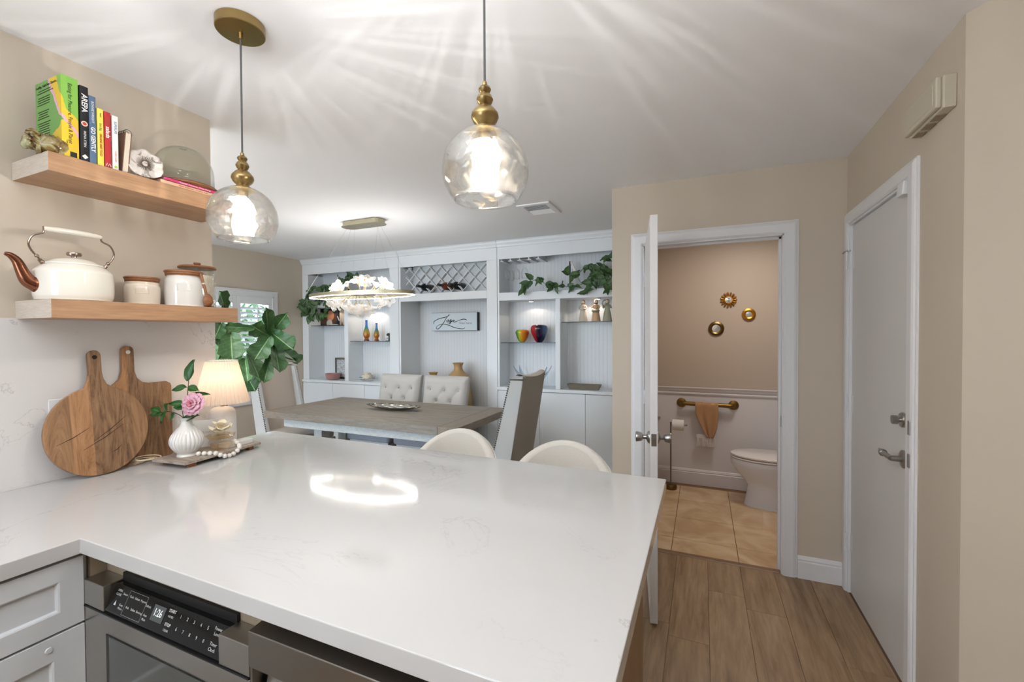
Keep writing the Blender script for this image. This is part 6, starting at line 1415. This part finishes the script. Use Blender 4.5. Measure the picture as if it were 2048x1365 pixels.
# mirrors
def mirror(x, z, r, ri, label, kind):
    t = thing('wall_mirror', label, 'mirror', (x, BYw + 0.012, z), group=None); y = -0.004
    mm = mat('mirror_glass', (200, 206, 210), 0.03, 1.0)
    ob('mirror_glass', G().lathe([(0.001, -0.012), (ri, -0.010), (ri, -0.004), (0.001, -0.004)], n=32, axis='y'), mm, t, local=True, smooth=True)
    if kind == 'sun':
        for k in range(15):
            a = 2 * pi * k / 15; c, s = cos(a), sin(a)
            def P_(u, v): w_ = 0.019 * (0.4 + 0.6 * v) * (1 if v < .95 else .7); return ((ri + (r - ri) * v) * c - s * (u - .5) * w_, -0.006 - 0.005 * sin(pi * u), (ri + (r - ri) * v) * s + c * (u - .5) * w_)
            ob('sun_ray', G().grid(P_, 4, 4), mGold, t, local=True, smooth=True, solid=0.002)
        ob('mirror_rim', G().lathe([(ri, -0.003), (ri, -0.014), (ri + .006, -0.014), (ri + .008, -0.003)], n=32, axis='y'), mGold, t, local=True, smooth=True)
    else:
        ob('mirror_frame', G().lathe([(ri, -0.003), (ri, -0.014), (ri + (r - ri) * .4, -0.020), (r * .96, -0.012), (r, -0.002)], n=96, axis='y', rmod=lambda a, z: 1 + 0.015 * sin(a * 32)), mGold if kind == 'gold' else mBronze, t, local=True, smooth=True)
mirror(0.221, 1.757, 0.070, 0.028, 'gold sunburst mirror, topmost of the three', 'sun')
mirror(0.387, 1.618, 0.058, 0.026, 'small ribbed gold round mirror, rightmost of the three', 'gold')
mirror(0.118, 1.492, 0.068, 0.036, 'dark bronze round mirror, lowest of the three', 'bronze')
# grab bar
gb = thing('towel_bar', 'antique brass bar with round flanges on the bathroom wall', 'towel bar', (0.04, BYw, 0.78))
mAB = mat('antique_brass', (128, 100, 50), 0.35, 0.9)
ob('bar', G().tube(bez([(-0.185, BYw - 0.004, 0.785), (-0.18, BYw - 0.035, 0.785), (-0.165, BYw - 0.05, 0.783), (-0.12, BYw - 0.052, 0.782), (0.2, BYw - 0.052, 0.780), (0.245, BYw - 0.05, 0.780), (0.262, BYw - 0.035, 0.780), (0.265, BYw - .004, 0.780)], 4), 0.019, 14), mAB, gb, smooth=True)
for x in (-0.185, 0.265): ob('flange', G().lathe([(0.001, -0.014), (0.034, -0.014), (0.042, -0.009), (0.044, 0)], (x, BYw, 0.782), 28, axis='y'), mAB, gb, smooth=True)
# towel
tw = thing('hand_towel', 'tan hand towel with cream fringe draped over the brass bar', 'towel', (0.03, BYw - 0.05, 0.80))
def towel(u, v):
    # v: 0 top back .. 1 bottom front; width narrows & slants
    w0 = 0.195; 
    if v < 0.12: y = BYw - 0.052 - 0.02 * cos(pi * (1 - v / 0.12)); z = 0.780 + 0.022 * sin(pi * v / 0.12)
    else: y = BYw - 0.074; z = 0.783 - (v - 0.12) / 0.88 * 0.31
    k = max(0, (v - 0.35) / 0.65); wl = -0.062 + 0.105 * k ** 1.1; wr = 0.135 - 0.045 * k ** 2.2
    x = wl + (wr - wl) * u; y -= 0.008 * sin(u * 14 + v * 2) * (0.3 + v)
    z += 0.0 if v < .3 else 0.02 * (1 - u) * (v - .3) * 0
    return (x, y, z)
ob('towel_cloth', G().grid(towel, 20, 26), mTowel, tw, smooth=True, solid=0.005)
fg_ = G(); rr = random.Random(8)
for i in range(26):
    x = -0.045 + 0.155 * i / 25; fg_.tube([(x, BYw - 0.070 + rr.uniform(-.006, .006), 0.475 - (0 if i > 8 else 0.0)), (x + rr.uniform(-.004, .004), BYw - 0.071, 0.44), (x + rr.uniform(-.008, .008), BYw - 0.068, 0.39)], 0.0034, 5)
ob('fringe', fg_, mFringe, tw, kind='stuff')
ob('cream_band', G().grid(lambda u, v: (-0.05 + 0.165 * u, BYw - 0.066, 0.50 - 0.06 * v - 0.0 * u), 8, 4), mFringe, tw, solid=0.004)
# paper stand
ps = thing('paper_stand', 'freestanding bronze toilet paper stand in the bathroom corner', 'toilet paper stand', (-0.27, 4.33, 0))
ob('base', G().lathe([(0.001, 0), (0.052, 0), (0.055, 0.006), (0.055, 0.03), (0.045, 0.045), (0.012, 0.05), (0.001, 0.05)], n=32), mBronze, ps, local=True, smooth=True)
ob('pole', G().tube([(-0.0, 0, 0.045), (-0.0, 0, 0.615)], 0.007, 12).sphere((0, 0, 0.617), 0.009, 6), mSteelD, ps, local=True, smooth=True)
ob('arm', G().tube([(0, 0, 0.60), (0.13, 0, 0.60)], 0.006, 10), mNickel, ps, local=True, smooth=True); ob('arm_tip', G().sphere((0.135, 0, 0.603), 0.010, 6), mNickel, ps, local=True, smooth=True)
tp_r = thing('toilet_paper', 'white toilet paper roll on the bronze stand arm', 'toilet paper', (-0.205, 4.33, 0.60))
ob('paper_roll', G().lathe([(0.018, -0.05), (0.05, -0.05), (0.05, 0.05), (0.018, 0.05)], n=32, axis='x'), mat('tissue_paper', (226, 220, 214), 0.9), tp_r, local=True, smooth=True)
ob('cardboard_core', G().lathe([(0.007, -0.051), (0.0178, -0.051), (0.0178, 0.051), (0.007, 0.051)], n=20, axis='x'), mBark, tp_r, local=True)
ob('wall_valve', G().lathe([(0.001, -0.03), (0.012, -0.028), (0.014, 0.0)], (-0.392, BYw, 0.62), 16, axis='y'), mNickel, smooth=True); tag(bpy.data.objects['wall_valve'], 'small round nickel knob on the wainscot beside the bathroom door', 'knob')
# toilet: bowl towards -X, tank hidden right
tl_ = thing('toilet', 'white porcelain toilet with closed lid facing left in the bathroom', 'toilet', (0.55, 4.20, 0))
def ring_(cx_, rx, ry, n=40, sq=1.0, tail=0.0):
    out = []
    for i in range(n):
        a = 2 * pi * i / n; c, s = cos(a), sin(a); x = cx_ + rx * (1 if c < 0 else 1 + tail) * math.copysign(abs(c) ** sq, c); out.append((x, 4.20 + ry * math.copysign(abs(s) ** sq, s)))
    return out
secs = [(0.0, 0.600, 0.275, 0.118, .85), (0.03, 0.600, 0.268, 0.115, .85), (0.10, 0.600, 0.255, 0.105, .85), (0.17, 0.600, 0.250, 0.105, .9), (0.22, 0.580, 0.262, 0.125, .95), (0.28, 0.55, 0.285, 0.155, 1), (0.33, 0.53, 0.30, 0.178, 1), (0.37, 0.525, 0.303, 0.186, 1), (0.39, 0.525, 0.300, 0.184, 1)]
g = G(); vs = []; n = 40
for z, cx_, rx, ry, sq in secs: vs += [(x, y, z) for x, y in ring_(cx_, rx, ry, n, sq, 0.1)]
fs = [(i * n + k, i * n + (k + 1) % n, (i + 1) * n + (k + 1) % n, (i + 1) * n + k) for i in range(len(secs) - 1) for k in range(n)] + [tuple(range(n))[::-1], tuple((len(secs) - 1) * n + k for k in range(n))]
ob('bowl', g.add(vs, fs), mPorc, tl_, smooth=True)
def slab(z0, z1, cx_, rx, ry, rnd=0.008):
    g = G(); vs = []; L_ = [(z0, -rnd), (z0 + rnd * .6, 0), (z1 - rnd * .6, 0), (z1, -rnd)]
    for z, d in L_: vs += [(x, y, z) for x, y in ring_(cx_, rx + d, ry + d, n)]
    fs = [(i * n + k, i * n + (k + 1) % n, (i + 1) * n + (k + 1) % n, (i + 1) * n + k) for i in range(3) for k in range(n)] + [tuple(range(n))[::-1], tuple(3 * n + k for k in range(n))]
    return g.add(vs, fs)
ob('seat_ring', slab(0.392, 0.408, 0.525, 0.305, 0.188), mSeatP, tl_, smooth=True)
ob('lid', slab(0.412, 0.432, 0.525, 0.303, 0.187), mSeatP, tl_, smooth=True)
ob('tank', G().box(0.86, 1.06, 3.98, 4.42, 0.38, 0.74), mPorc, tl_, bev=0.02, segs=3); ob('tank_lid', G().box(0.845, 1.07, 3.97, 4.43, 0.742, 0.775), mPorc, tl_, bev=0.008)
ob('pedestal_rear', G().box(0.75, 1.0, 4.09, 4.31, 0, 0.379), mPorc, tl_, bev=0.02, segs=3)
ob('trapway', G().tube(bez([(0.60, 4.10, 0.20), (0.68, 4.088, 0.24), (0.76, 4.088, 0.2), (0.78, 4.09, 0.08)], 5), 0.035, 12), mPorc, tl_, smooth=True)
ob('bolt_cap', G().sphere((0.56, 4.082, 0.02), 0.011, 6), mCeramic, tl_, smooth=True)
